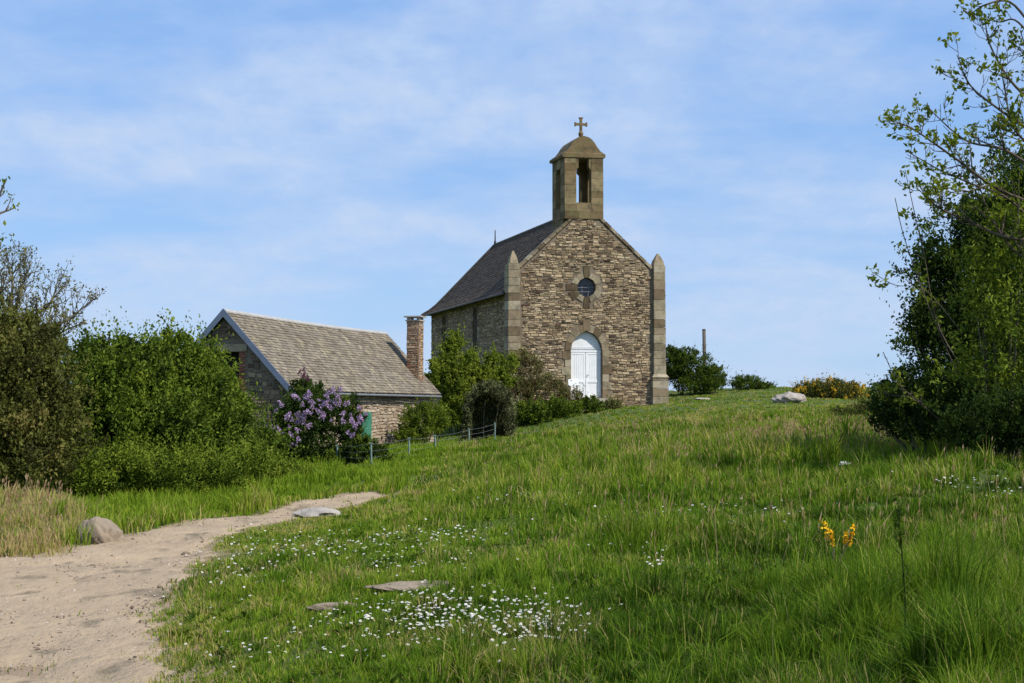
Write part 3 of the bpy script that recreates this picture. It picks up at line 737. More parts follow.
# ------------------------------------------------------------------ foliage
def rand_dirs(n):
    v = rng.normal(size=(n, 3)); return v / np.linalg.norm(v, axis=1)[:, None]
def leaf_quads(c, size, out=None, aspect=.55, up=.35, upright=0.):
    n = len(c); d = rand_dirs(n)
    if out is not None: d = d + out * .6
    d[:, 2] += up; d /= np.linalg.norm(d, axis=1)[:, None]
    s = np.cross(d, rand_dirs(n)); s /= np.linalg.norm(s, axis=1)[:, None] + 1e-9
    L = (np.asarray(size) * rng.uniform(.5, 1.5, n))[:, None]
    fold = np.cross(d, s) * L * .12
    return np.stack([c - d*L*.5, c + s*L*aspect*.5 + fold, c + d*L*.5, c - s*L*aspect*.5 + fold], 1).reshape(-1, 3)
def bush_leaves(blobs, n, size, clump=.16, fill=.35, rough=.12, spikes=0, tint0=.45, tvar=.18, up_light=0):
    pts, tn, outs = [], [], []
    vol = np.array([(b[3]*b[4]*b[5]) ** (2/3) for b in blobs]); vol /= vol.sum()
    for b, w in zip(blobs, vol):
        c = np.array(b[:3]); r = np.array(b[3:6]); m = int(n*w); rm = r.mean()
        ns = int(m*(1-fill)); nc = max(14, int(1.15 * (rm / clump) ** 2 * 3.2))
        cd = rand_dirs(nc); cd[:, 2] = np.where(cd[:, 2] < -.5, -cd[:, 2], cd[:, 2])
        rad = rng.uniform(.80, 1.06, nc) + (rng.random(nc) < .25) * rng.uniform(0, rough*1.6, nc)
        cc = c + cd*r*rad[:, None]; ct = rng.normal(0, tvar*1.3, nc)
        k = rng.integers(0, nc, ns)
        sdir = cd*.7 + rng.normal(0, .35, (nc, 3)); sdir[:, 2] += .5; sdir /= np.linalg.norm(sdir, axis=1)[:, None]
        tt = rng.beta(1.3, 1.2, ns); ln = clump*rng.uniform(1.2, 2.6, nc)
        q = cc[k] + sdir[k]*((tt-.6)*ln[k])[:, None] + rng.normal(size=(ns, 3)) * (clump*.55*(1.05-.85*tt))[:, None]
        pts.append(q); tn.append(tint0 + ct[k] + .08*(tt-.5) + rng.normal(0, .12, ns)); outs.append(sdir[k])
        ni = m - ns; d2 = rand_dirs(ni); q = c + d2*r*(rng.uniform(.35, .80, ni)[:, None])
        pts.append(q); tn.append(tint0 + rng.normal(0, .1, ni)); outs.append(d2)
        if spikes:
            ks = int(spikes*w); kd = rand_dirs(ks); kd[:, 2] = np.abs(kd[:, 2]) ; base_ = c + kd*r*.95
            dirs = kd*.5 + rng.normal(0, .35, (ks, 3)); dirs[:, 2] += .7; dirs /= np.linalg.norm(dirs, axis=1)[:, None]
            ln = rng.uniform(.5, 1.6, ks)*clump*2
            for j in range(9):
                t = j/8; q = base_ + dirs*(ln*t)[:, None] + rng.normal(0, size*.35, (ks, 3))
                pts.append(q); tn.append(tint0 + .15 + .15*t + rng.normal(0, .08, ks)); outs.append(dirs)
    return np.concatenate(pts), np.concatenate(tn), np.concatenate(outs)
def bush(name, label, cat, blobs, n, size, m, clump=.16, fill=.35, rough=.12, spikes=0, tint0=.45, tvar=.16, group=None, stems=7, bark='twig', leafname='foliage', trunk=None, keepf=None, aspect=.55):
    """blobs given as (px, py, Y, rx, ry, rz) or world if len 7"""
    B = []
    for b in blobs:
        w = W(b[0], b[1], b[2]); B.append((w[0], w[1], w[2], b[3], b[4], b[5]))
    cx_ = sum(b[0] for b in B)/len(B); cy_ = sum(b[1] for b in B)/len(B); gz = z1(cx_, cy_)
    root = thing(name, (cx_, cy_, gz), label, cat, group)
    pts, tn, outs = bush_leaves(B, n, size, clump, fill, rough, spikes, tint0, tvar)
    ok = pts[:, 2] > zt(pts[:, 0], pts[:, 1]) + .01
    if keepf is not None: ok &= keepf(pts)
    pts, tn, outs = pts[ok], tn[ok], outs[ok]
    arr_mesh(leafname, leaf_quads(pts, size, outs, aspect), 4, np.repeat(np.clip(tn, 0, 1), 4), M[m], parent=root)
    mb = MB(); rd = random.Random(len(label))
    tr = trunk or .03
    mains = []
    for b in B:
        for k in range(max(2, stems // len(B))):
            g0 = np.array([cx_ + rd.uniform(-.25, .25)*b[3] + (b[0]-cx_)*.6, cy_ + rd.uniform(-.2, .2)*b[4] + (b[1]-cy_)*.6, 0]); g0[2] = z1(g0[0], g0[1]) - .05
            d = rand_dirs(1)[0]; d[2] = abs(d[2]); tip = np.array(b[:3]) + d*np.array(b[3:6])*.88
            mid = (g0 + tip)/2 + np.array([rd.uniform(-.15, .15)*b[3], rd.uniform(-.15, .15)*b[4], .1*b[5]])
            pp = [g0*(1-t)**2 + 2*mid*t*(1-t) + tip*t*t for t in np.linspace(0, 1, 7)]
            mb.tube(pp, [tr*(1-.8*t) for t in np.linspace(0, 1, 7)], 5)
    mb.build('stem' if trunk is None else 'trunk', M[bark], root, smooth=True, fix=False)
    return root

# left side
bush('shrub', 'brownish-green small-leaved shrub at the left edge above the dry grass', 'shrub',
     [(-15,400,22.5,1.05,1.0,1.35),(30,390,23,.75,.9,1.0),(42,440,22.6,.65,.8,.9),(0,460,22.2,1.1,.8,.7),(-60,380,23.5,1.1,1,1.3),(15,345,23,.55,.6,.45)], 84000, .062, 'leaf_brown', .2, rough=.3, fill=.4, spikes=420, tint0=.45, stems=18)
bush('shrub', 'broad bright green hedge shrub nearest the brownish shrub on the left', 'shrub',
     [(98,415,26.5,.9,1.0,1.1),(135,412,27.5,.9,1,1.05),(110,462,26,1.1,.9,.75),(160,450,26.4,.9,.9,.9),(95,362,28,.4,.5,.35),(125,352,28,.25,.3,.25),(148,362,27.6,.35,.35,.3)], 72000, .075, 'leaf_hedge', .24, rough=.3, spikes=700, tint0=.5, group='green hedge shrubs on the left', stems=14)
bush('shrub', 'tallest middle green hedge shrub beside the path verge', 'shrub',
     [(182,402,28.5,.85,1.0,1.0),(155,385,29,.65,.9,.7),(203,430,28,.75,.9,1.0),(200,472,27.2,.9,.8,.5),(192,362,28.6,.35,.4,.35),(168,352,28.8,.25,.4,.3)], 60000, .075, 'leaf_hedge', .24, rough=.3, spikes=600, tint0=.52, group='green hedge shrubs on the left', stems=12)
bush('shrub', 'green hedge shrub sloping down in front of the cottage gable', 'shrub',
     [(225,435,30,.58,.8,.85),(210,400,30.5,.5,.8,.7),(243,468,29.4,.5,.7,.5),(207,368,30.5,.25,.4,.3),(238,415,30.2,.3,.4,.4),(258,478,32,.5,.6,.45),(262,455,34,.5,.6,.6)], 44000, .075, 'leaf_hedge', .24, rough=.3, spikes=420, tint0=.46, group='green hedge shrubs on the left', stems=10)

bush('weed_thicket', 'low tangle of bright green weeds along the foot of the hedge shrubs', 'weeds',
     [(110,478,24.6,.8,.5,.42),(150,480,24.8,.8,.5,.42),(195,478,25.8,.8,.5,.42),(235,476,27.5,.75,.5,.42),(264,478,30.5,.5,.5,.32),(290,478,33.5,.5,.5,.25),(75,482,24.0,.5,.4,.32)], 34000, .06, 'leaf_hedge', .16, rough=.4, fill=.2, spikes=900, tint0=.66, tvar=.16, stems=30, aspect=.4)
def limb(pts, n=10):
    pts = np.array(pts, float); m = len(pts)
    # Catmull-Rom through the points
    out = []
    Pp = np.vstack([2*pts[0]-pts[1], pts, 2*pts[-1]-pts[-2]])
    for i in range(m-1):
        p0, p1, p2, p3 = Pp[i], Pp[i+1], Pp[i+2], Pp[i+3]
        for t in np.linspace(0, 1, n, endpoint=False):
            out.append(.5*((2*p1) + (-p0+p2)*t + (2*p0-5*p1+4*p2-p3)*t*t + (-p0+3*p1-3*p2+p3)*t**3))
    out.append(pts[-1]); return np.array(out)
def twigs(mb, line, r0, r1, rd, depth, dens, length, ends, upb=.35, rmin=.004):
    n = len(line); d_tot = np.linalg.norm(np.diff(line, axis=0), axis=1).sum()
    mb.tube(line, [max(rmin, r0 + (r1-r0)*i/(n-1)) for i in range(n)], 5 if r0 > .015 else 4)
    ends.append((line[-1], line[-1]-line[-2]))
    if depth == 0: return
    k = max(1, int(d_tot*dens))
    for j in range(k):
        t = rd.uniform(.22, .98); i = min(n-2, int(t*(n-1))); p_ = line[i]; d = line[i+1]-line[i]; d = d/(np.linalg.norm(d)+1e-9)
        s = rand_dirs(1)[0]; s = s - d*np.dot(s, d); s /= np.linalg.norm(s)+1e-9
        q = d*rd.uniform(.4, .9) + s*rd.uniform(.5, 1.0) + np.array([0, 0, upb]); q /= np.linalg.norm(q)
        L = length*rd.uniform(.45, 1.15)*(1-.45*t); bend = rand_dirs(1)[0]*L*.18
        q2 = q*.7 + np.array([0, 0, upb*1.1]) + rand_dirs(1)[0]*.15; q2 /= np.linalg.norm(q2)
        sub = np.array([p_, p_+q*L*.35+bend*.4, p_+q*L*.65+bend*.7, p_+q*L*.6+q2*L*.42+bend])
        rr = max(rmin, (r0+(r1-r0)*t)*.55)
        twigs(mb, sub, rr, rmin, rd, depth-1, dens*1.25, length*.5, ends, upb, rmin)
def end_leaves(ends, per, size, spread, frac=1., tint0=.5):
    P_, T_, O_ = [], [], []
    for p_, d in ends:
        if random.random() > frac: continue
        k = random.randint(max(1, per//2), per); t = random.gauss(tint0, .15)
        P_.append(p_ + rng.normal(size=(k, 3))*spread); T_.append(np.full(k, t) + rng.normal(0, .1, k)); O_.append(np.tile(d/(np.linalg.norm(d)+1e-9), (k, 1)))
    P_ = np.concatenate(P_); T_ = np.concatenate(T_); O_ = np.concatenate(O_)
    return leaf_quads(P_, size, O_, .5, .2), np.repeat(np.clip(T_, 0, 1), 4)

# sparse tree behind the left shrub
b0 = W(15, 480, 26.0); b0[2] = z1(b0[0], b0[1])
t = thing('tree', tuple(b0), 'half-bare tree with fine twigs rising behind the left shrub', 'tree')
mb = MB(); ends = []; rd = random.Random(5)
for tips in ([(5,330),(-5,280),(-12,240)], [(15,330),(22,290),(30,262)], [(20,340),(48,305),(62,275)], [(30,350),(70,320),(92,298)], [(10,340),(12,290),(10,255)], [(0,340),(-30,300),(-50,262)], [(35,360),(60,335),(85,322)]):
    pts = [b0 + np.array([rd.uniform(-.1,.1), rd.uniform(-.1,.1), -.05])] + [W(x + rd.uniform(-4,4), y, 26.0 + rd.uniform(-.6,.6)) for x, y in tips]
    twigs(mb, limb(pts, 5), .05, .007, rd, 2, 6.5, .75, ends, .45, .0045)
mb.build('trunk', M['twig'], t, smooth=True, fix=False)
Vq, Tq = end_leaves(ends, 7, .055, .05, .9, .75); arr_mesh('crown', Vq, 4, Tq, M['leaf_olive'], parent=t)
# near sapling at the far left edge
b0 = W(-70, 560, 12.5); b0[2] = z1(b0[0], b0[1])
t = thing('tree', tuple(b0), 'young tree whose leafy twig reaches in at the far left edge', 'tree')
mb = MB(); ends = []; rd = random.Random(8)
for tips in ([(-70,400),(-45,280),(-10,222),(14,208)], [(-72,400),(-40,260),(-6,205),(6,180)], [(-75,380),(-80,260),(-85,150)], [(-70,350),(-60,250),(-30,250),(-3,238)]):
    pts = [b0 - [0,0,.05]] + [W(x, y, 12.5 + rd.uniform(-.3,.3)) for x, y in tips]
    twigs(mb, limb(pts, 5), .035, .006, rd, 1, 3.0, .22, ends, .3, .0035)
mb.build('trunk', M['bark'], t, smooth=True, fix=False)
Vq, Tq = end_leaves(ends, 9, .045, .028, 1, .6); arr_mesh('crown', Vq, 4, Tq, M['leaf_fresh'], parent=t)

# lilac
lil = bush('lilac_bush', 'purple flowering lilac bush in front of the cottage eave', 'lilac bush',
     [(300,425,39.5,.85,.8,.85),(335,420,40,.72,.8,.75),(285,450,39.2,.7,.7,.65),(325,460,39.4,.9,.7,.5),(310,398,40,.6,.6,.45),(350,445,40,.35,.5,.7)], 34000, .075, 'leaf_dark', .2, spikes=60, tint0=.45, stems=12)
protoF = []
for k in range(4):
    n = 90; h = rng.uniform(0, 1, n); r = .085*(1-h*.8)*np.sqrt(rng.uniform(.3, 1, n)); a = rng.uniform(0, 6.28, n)
    c = np.stack([r*np.cos(a), r*np.sin(a), h*.17-.05], -1)
    V = leaf_quads(c, .038, None, .8, .1); me_o = arr_mesh('flower_cluster', V + ORG[lil.name], 4, np.repeat(rng.uniform(0, 1, n), 4), M['lilac_flower'], parent=lil)
    protoF.append(me_o)
spots = []
def lil_spot():
    x = random.uniform(258, 366); 
    top = 392 + 24*abs((x-318)/52)**2 - (8 if 330 < x < 345 else 0); y = random.uniform(top, top + (50 if x < 300 else 36))
    return x, y
for i in range(96):
    x, y = lil_spot(); o = protoF[i] if i < 4 else protoF[i % 4].copy()
    if i >= 4: C.objects.link(o); o.parent = lil
    Yd = 39.0 - (.75*math.sqrt(max(.05, 1-((x-315)/60)**2)))*random.uniform(.7, 1.15)
    w = W(x, y, Yd) - ORG[lil.name]
    o.location = w; o.rotation_euler = (random.uniform(-.9,.9), random.uniform(-.9,.9), random.uniform(0,6)); s_ = random.uniform(.6, 1.15); o.scale = (s_, s_, s_)
for (x, y, s_) in ((304,377,1.2),(300,373,.9),(308,380,.9),(304,370,.7)):
    o = protoF[0].copy(); o.data = o.data.copy(); o.data.materials[0] = M['lilac_dark']; C.objects.link(o); o.parent = lil
    o.location = W(x, y, 39.6) - ORG[lil.name]; o.scale = (s_, s_, s_); o.name = 'dark_flower_cluster'
mb = MB(); mb.tube([W(304,410,39.8), W(303,392,39.7), W(304,376,39.6)], [.02,.014,.008], 5); mb.build('twig', M['bark'], lil)
bush('leafy_plant', 'clump of large dark leaves behind the first fence posts', 'plant', [(360,460,38.6,.75,.55,.5),(380,468,38.2,.4,.4,.35),(340,468,38.4,.4,.4,.35)], 5200, .15, 'leaf_hedge', .2, tint0=.35, fill=.3, stems=6, aspect=.35)
bush('shrub', 'round leafy shrub growing against the lit cottage wall', 'shrub', [(422,425,50,.78,.7,.72),(410,440,49.6,.6,.6,.45),(440,420,50.5,.4,.5,.55)], 17000, .07, 'leaf_fresh', .16, tint0=.35, spikes=60, stems=6)
bush('topiary', 'clipped dark domed evergreen bush beside the wire fence', 'shrub', [(489,418,51,.96,.85,1.28),(489,440,51,1.0,.85,.9),(489,422,51.8,.85,.55,1.15),(489,445,51.8,.85,.5,.8)], 95000, .055, 'leaf_box', .09, rough=.05, fill=.4, spikes=900, tint0=.55, tvar=.1, stems=6,  # pale outer sprigs put the dome's lit rim into leaf colour
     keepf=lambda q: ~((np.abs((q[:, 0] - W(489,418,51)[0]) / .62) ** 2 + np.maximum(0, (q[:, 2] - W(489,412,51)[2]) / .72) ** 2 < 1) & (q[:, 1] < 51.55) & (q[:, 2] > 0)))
bush('orange_flowers', 'small orange flowers at the foot of the cottage wall', 'flowers', [(400,459,43.5,.22,.18,.10)], 260, .055, 'orange', .05, tint0=.5, stems=4, leafname='petals', aspect=.8)
# shrubs by the chapel
bush('shrub', 'tall yellow-green shrub between the cottage chimney and the chapel', 'shrub',
     [(455,390,58,.75,.8,1.2),(455,348,58.5,.35,.4,.55),(482,385,58.6,.7,.8,.9),(437,375,57.8,.4,.5,.55),(503,380,59,.5,.6,.6),(470,412,57.6,1.2,.9,.8),(446,358,58.3,.3,.4,.4),(470,362,58.3,.3,.4,.45),(492,362,58.8,.25,.3,.4),(512,362,59.2,.2,.3,.3)], 30000, .11, 'leaf_fresh', .22, rough=.4, fill=.25, spikes=260, tint0=.50, tvar=.2, stems=14)
bush('shrub', 'reddish-brown thin shrub left of the chapel door', 'shrub',
     [(525,375,60.5,.75,.7,.95),(545,395,60.4,.9,.7,.75),(515,400,60,.8,.7,.8),(570,400,61,.55,.5,.45)], 17000, .065, 'leaf_red', .16, fill=.15, spikes=420, tint0=.45, tvar=.2, stems=34)
bush('shrub', 'low leafy green shrub below the chapel door', 'shrub',
     [(530,415,57.5,.85,.7,.5),(560,412,58.5,.85,.7,.5),(590,408,60,.6,.6,.38)], 22000, .08, 'leaf_hedge', .16, spikes=80, tint0=.55, stems=8)
bush('shrub', 'small yellowish weed clump at the foot of the chapel wall', 'plant', [(612,407,62.5,.42,.4,.28)], 2600, .06, 'leaf_olive', .12, spikes=60, tint0=.7, stems=5)
bush('shrub', 'dark green bush right of the chapel corner', 'shrub', [(690,370,76,1.25,1.1,1.1),(710,380,75.5,.9,.9,.75),(672,368,76.5,.9,.9,1.1),(700,386,75,1.4,1,.5)], 32000, .085, 'leaf_hedge', .2, spikes=130, tint0=.36, stems=10)
bush('shrub', 'low bush on the skyline between the wooden pole and the gorse', 'shrub', [(748,385,78,.8,.7,.45),(765,388,78,.6,.6,.3),(738,384,78.3,.35,.4,.4)], 7000, .08, 'leaf_hedge', .16, spikes=60, tint0=.45, stems=8)
bush('gorse_bush', 'gorse bush with yellow flowers behind the boulder', 'gorse bush', [(826,392,66,1.15,.9,.6),(848,394,65.5,1.0,.8,.5),(806,393,65.6,.7,.7,.42)], 24000, .065, 'gorse', .17, spikes=110, tint0=.58, tvar=.2, stems=10)
bush('shrub', 'low dark scrub linking the gorse to the right trees', 'shrub', [(885,410,40,.8,.8,.35),(860,415,44,.9,.9,.25)], 9000, .06, 'leaf_olive', .14, spikes=60, tint0=.3, stems=6)
# right trees
bush('hawthorn_tree', 'dense dark evergreen tree at the right edge', 'tree',
     [(985,300,21.5,.95,1.0,1.2),(1040,290,21.5,1.2,1.1,1.6),(965,370,21,1.0,1.0,.95),(1030,380,21,1.3,1.1,1.0),(940,285,21.6,.45,.5,.55),(1000,235,21.8,.7,.7,.65),(1050,200,21.8,1,1,1.0),(935,330,21.4,.5,.5,.5)],
     105000, .056, 'leaf_dark', .2, rough=.35, spikes=900, tint0=.42, tvar=.18, stems=24, trunk=.06, bark='bark', leafname='crown')
bush('bramble_bush', 'dark bramble thicket at the foot of the right trees', 'bush', [(915,405,21,.62,.7,.45),(955,410,20.4,.8,.7,.42),(1010,405,19.6,.9,.7,.6),(1000,425,17.6,.5,.4,.4),(1045,420,17.4,.5,.4,.5),(962,428,18.2,.45,.4,.25),(893,415,21.4,.35,.5,.25),(900,428,20.8,.35,.4,.22),(930,430,20.2,.45,.4,.25),(1005,438,17.6,.6,.4,.25)], 46000, .045, 'leaf_dark', .13, spikes=200, tint0=.34, stems=16)
bush('shrub', 'light green young ash shrub in front of the dark evergreen', 'shrub', [(1000,320,18.6,.42,.4,.8),(972,290,18.8,.22,.3,.45),(1030,340,18.4,.5,.4,.9),(985,385,18.6,.45,.4,.35),(1015,250,18.6,.3,.3,.5)], 4200, .07, 'leaf_hedge', .2, rough=.5, fill=.12, spikes=260, tint0=.75, stems=14, aspect=.4)
b0 = W(1075, 440, 18.5); b0[2] = z1(b0[0], b0[1])
t = thing('tree', tuple(b0), 'open branched tree with fresh leaf clusters at upper right', 'tree')
mb = MB(); ends = []; rd = random.Random(15)
B_ = lambda pts, r0=.045, dens=4.2, L=.55, Y=18.2: twigs(mb, limb([W(x, y, Y + rd.uniform(-.35,.35)) for x, y in pts], 5), r0*.62, .006, rd, 2, dens*1.5, L, ends, .28, .0038)
mb.tube(limb([b0 - [0,0,.1], W(1072,330,18.5), W(1060,230,18.3), W(1045,120,18.2), W(1030,30,18.2), W(1040,-80,18.2)], 6), np.linspace(.13, .03, 31), 8)
B_([(1060,240),(1010,238),(970,222),(935,205),(915,180)], .04)
B_([(1055,210),(1000,190),(955,158),(915,130),(897,122)], .045)
B_([(1050,180),(1005,150),(965,140),(925,105)], .04)
B_([(1045,140),(1000,110),(970,85),(957,55)], .035)
B_([(1040,110),(1010,80),(990,45),(985,20)], .035)
B_([(1060,250),(1010,200),(975,185),(940,170),(905,150)], .035)
B_([(1035,30),(1010,2),(985,5),(970,14),(963,10)], .03, 2.5, .3)
B_([(1035,40),(1015,20),(1000,22),(988,18)], .025, 2.5, .3)
B_([(1050,160),(1015,130),(1005,90),(1000,60)], .03)
B_([(1060,260),(1020,255),(990,215),(975,170)], .035)
B_([(1045,100),(1030,60),(1020,30)], .03)
for q_ in ([(1065,280),(1110,250),(1150,200),(1170,150)], [(1055,200),(1100,150),(1140,110),(1160,60)], [(1045,120),(1090,70),(1120,20),(1130,-30)], [(1035,40),(1060,-10),(1085,-60)], [(1040,-60),(1020,-110),(1005,-150)], [(1060,230),(1040,180),(1070,130)]): B_(q_, .04)
# long thin shoots left of the evergreen
B_([(985,400),(940,330),(925,260),(915,215),(905,170)], .018, 1.3, .3, 19.5)
B_([(960,380),(930,310),(905,240),(895,198)], .014, 1.2, .25, 19.5)
B_([(960,330),(925,290),(895,285),(872,272)], .012, 3, .2, 19.5)
B_([(950,420),(925,405),(900,385),(883,352)], .012, 4, .2, 19.8)
B_([(945,425),(915,400),(890,395),(870,388)], .012, 4, .2, 19.8)
mb.build('trunk', M['bark'], t, smooth=True, fix=False)
Vq, Tq = end_leaves(ends, 11, .080, .045, .68, .62); arr_mesh('crown', Vq, 4, Tq, M['leaf_fresh'], parent=t)

# ------------------------------------------------------------------ small built things
# wire fence
postpx = [(337,447,38.5),(371,443,37.2),(409,438,40),(435,436,41.5),(469,429,46),(495,423,48.5)]
fence = None; tops = []
for i, (x, y, Yp) in enumerate(postpx):
    top = W(x, y, Yp); bz = z1(top[0], top[1]); top[2] = max(top[2], bz + .55)
    if fence is None: fence = thing('wire_fence', (top[0], top[1], bz), 'thin wire fence on grey-green posts below the cottage garden', 'fence')
    lean = random.uniform(-.04, .04); bot = np.array([top[0]+lean, top[1], bz-.2])
    mb = MB(); mb.tube([bot, top], .028, 6); mb.box(lambda a, b, c: top + [a, c, b], -.035, .035, -.02, .015, -.035, .035); mb.build('post', M['post'], fence)
    tops.append((bot + [0,0,.2], top))
for k in range(4):
    mb = MB()
    for (b0_, t0_), (b1_, t1_) in zip(tops[:-1], tops[1:]):
        f_ = .95 - k*.25; p0 = b0_ + (t0_-b0_)*f_; p1 = b1_ + (t1_-b1_)*f_; m_ = (p0+p1)/2 - [0, 0, .03]
        mb.tube([p0, m_, p1], .0035, 4)
    mb.build('wire', M['wire'], fence)
# wooden pole
tp = W(704, 330, 85); bz = z1(tp[0], tp[1]); po = thing('wooden_pole', (tp[0], tp[1], bz), 'lone dark wooden pole rising behind the bush right of the chapel', 'pole')
mb = MB(); mb.tube([(tp[0]+.12, tp[1], bz-.3), (tp[0]+.04, tp[1], bz+1.2), tp], [.13,.12,.105], 9); mb.build('shaft', M['wood'], po, smooth=True)
mb = MB(); mb.tube([tp - [0,0,.02], tp + [0,0,.06]], [.125,.10], 9); mb.build('cap', M['wood'], po)
# little white board by the door
bp = O + (-1.0)*U + (-1.1)*Vd; bz = z1(bp[0], bp[1])
sg = thing('notice_board', (bp[0], bp[1], bz), 'small white notice board on posts left of the chapel door', 'sign')
bf = lambda a, b, c: np.array([bp[0], bp[1], EYE]) + a*U + np.array([0, 0, b]) - c*Vd
mb = MB(); mb.hexa([bf(-.24,1.02,-.02), bf(.24,1.08,-.02), bf(.24,1.38,-.06), bf(-.24,1.32,-.06), bf(-.24,1.02,.01), bf(.24,1.08,.01), bf(.24,1.38,-.03), bf(-.24,1.32,-.03)]); mb.build('panel', M['white'], sg)
for s in (-.18, .18):
    mb = MB(); mb.box(bf, s-.025, s+.025, bz-EYE-.1, 1.05, -.06, -.025); mb.build('leg', M['wood'], sg)

# rocks
def rock(name, label, px, py, Y, rx, ry, rz, m='rock', seed=1, sink=.3, rot=0, t=.5, cat='rock'):
    w = W(px, py, Y); x, y = w[0], w[1]; gz = z1(x, y)
    bm = bmesh.new(); bmesh.ops.create_icosphere(bm, subdivisions=5, radius=1)
    V = np.array([v.co[:] for v in bm.verts]); rs = np.random.default_rng(seed)
    for k in range(12):
        d = rs.normal(size=3); d /= np.linalg.norm(d); lim = rs.uniform(.62, .95); pr_ = V @ d; V = np.where((pr_ > lim)[:, None], V - (pr_-lim)[:, None]*d*.85, V)
    n_ = fbm(V[:, 0]*2.5 + V[:, 2]*1.3, V[:, 1]*2.5 - V[:, 2]*1.7, seed, 5); V *= (1 + (n_ - .5)*.35)[:, None]
    V *= np.array([rx, ry, rz]); c_, s_ = math.cos(rot), math.sin(rot); V = np.stack([V[:, 0]*c_ - V[:, 1]*s_, V[:, 0]*s_ + V[:, 1]*c_, V[:, 2] + rz*(1-2*sink)], -1)
    F_ = np.array([[v.index for v in f.verts] for f in bm.faces]); bm.free()
    o = arr_mesh(name, V + [x, y, gz], 3, np.full(len(V), t), M[m], org=(x, y, gz), faces=F_, smooth=True)
    tag(o, label, cat); return o
rock('boulder', 'grey granite boulder sloping down to the path at left', 100, 534, 16.6, .27, .40, .27, 'rock_brown', seed=3, sink=.44, rot=.4, t=.55)
rock('boulder', 'pale boulder lying in the grass in front of the gorse', 790, 400, 60, .78, .6, .34, seed=6, sink=.25, t=.8)
rock('rock', 'flat pale rock at the grass edge of the path', 316, 516, 20.4, .36, .45, .09, seed=7, sink=.3, rot=.3, t=1)
rock('stone', 'small pale stone in the grass beside the bush right of the chapel', 703, 400, 68, .42, .4, .10, seed=8, sink=.3, t=1, cat='stone')
rock('rock', 'long low brown rock shelf showing through the meadow grass', 425, 590, 9.5, .40, .12, .045, 'rock_brown', seed=9, sink=.42, rot=.12)
rock('rock', 'short brown rock ledge in the grass at the left end of the shelf', 338, 604, 9.1, .20, .07, .04, 'rock_brown', seed=10, sink=.42, rot=.15)
rock('stone', 'dark stone lying on the sandy path near the grass corner', 186, 551, 15.6, .05, .05, .035, 'rock_brown', seed=12, sink=.2, t=0, cat='stone')

# ------------------------------------------------------------------ grass
def in_px(x, y, z):
    yy = y*math.cos(PITCH) + (z-EYE)*math.sin(PITCH); zz = -y*math.sin(PITCH) + (z-EYE)*math.cos(PITCH)
    return 512 + F*x/yy, 341.5 - F*zz/yy
def blades(x, y, h, w, tint, lean=.35, la=None):
    n = len(x); z = zt(x, y) - .008
    a = rng.uniform(0, 2*np.pi, n); ca, sa = np.cos(a), np.sin(a)
    if la is None: la = rng.uniform(0, 2*np.pi, n)
    lm = np.abs(rng.normal(0, lean, n)) + .05
    lx, ly = np.cos(la)*lm*h, np.sin(la)*lm*h
    b = np.stack([x, y, z], -1); wd = np.stack([ca*w/2, sa*w/2, np.zeros(n)], -1)
    m = b + np.stack([lx*.35, ly*.35, h*.6], -1); t_ = b + np.stack([lx, ly, h*(1-.25*np.minimum(lm, 1))], -1)
    V = np.stack([b-wd, b+wd, m+wd*.75, m-wd*.75, t_+wd*.12, t_-wd*.12], 1).reshape(-1, 3)
    i = np.arange(n)[:, None]*6
    Fc = np.concatenate([i + np.array([0,1,2,3]), i + np.array([3,2,4,5])], 0)
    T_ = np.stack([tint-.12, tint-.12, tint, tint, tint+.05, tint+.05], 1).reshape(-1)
    return V, Fc, np.clip(T_, 0, 1)
def sample(n, a=1.25, r0=4.3, r1=88, half=.56):
    k = 1-a; u_ = rng.random(n); r = (r0**k + u_*(r1**k - r0**k))**(1/k); th = rng.uniform(-half, half, n)
    return r*np.sin(th), r*np.cos(th), r
NB = 1060000
x, y, r = sample(NB); x2, y2, r2 = sample(320000, 1.6, 30, 88); x = np.r_[x, x2]; y = np.r_[y, y2]; r = np.r_[r, r2]; NB = len(x)
S = psd(x, y); ok = rng.random(NB) < sstep(.16, -.22, S) + .05*(S > 0)*(fbm(x*1.4, y*1.4, 55) > .57)*(S < 1.4)
# buildings and shelves carry no grass
def inside(x, y, O_, D1, D2, a0, a1, b0, b1):
    M_ = np.linalg.inv(np.array([[D1[0], D2[0]], [D1[1], D2[1]]])); q = M_ @ np.stack([x-O_[0], y-O_[1]])
    return (q[0] > a0) & (q[0] < a1) & (q[1] > b0) & (q[1] < b1)
ok &= ~inside(x, y, O, U, Vd, -3.5, 3.5, -.02, 17.4); ok &= ~inside(x, y, CO, Pd, A, -2.15, 2.15, -.05, 13.5)
x, y, r, S = x[ok], y[ok], r[ok], S[ok]
bare = sstep(.36, .30, fbm(x*.8, y*.8, 191))*(S < -.4)*(x > -2); ok = rng.random(len(x)) > .8*bare; x, y, r, S = x[ok], y[ok], r[ok], S[ok]
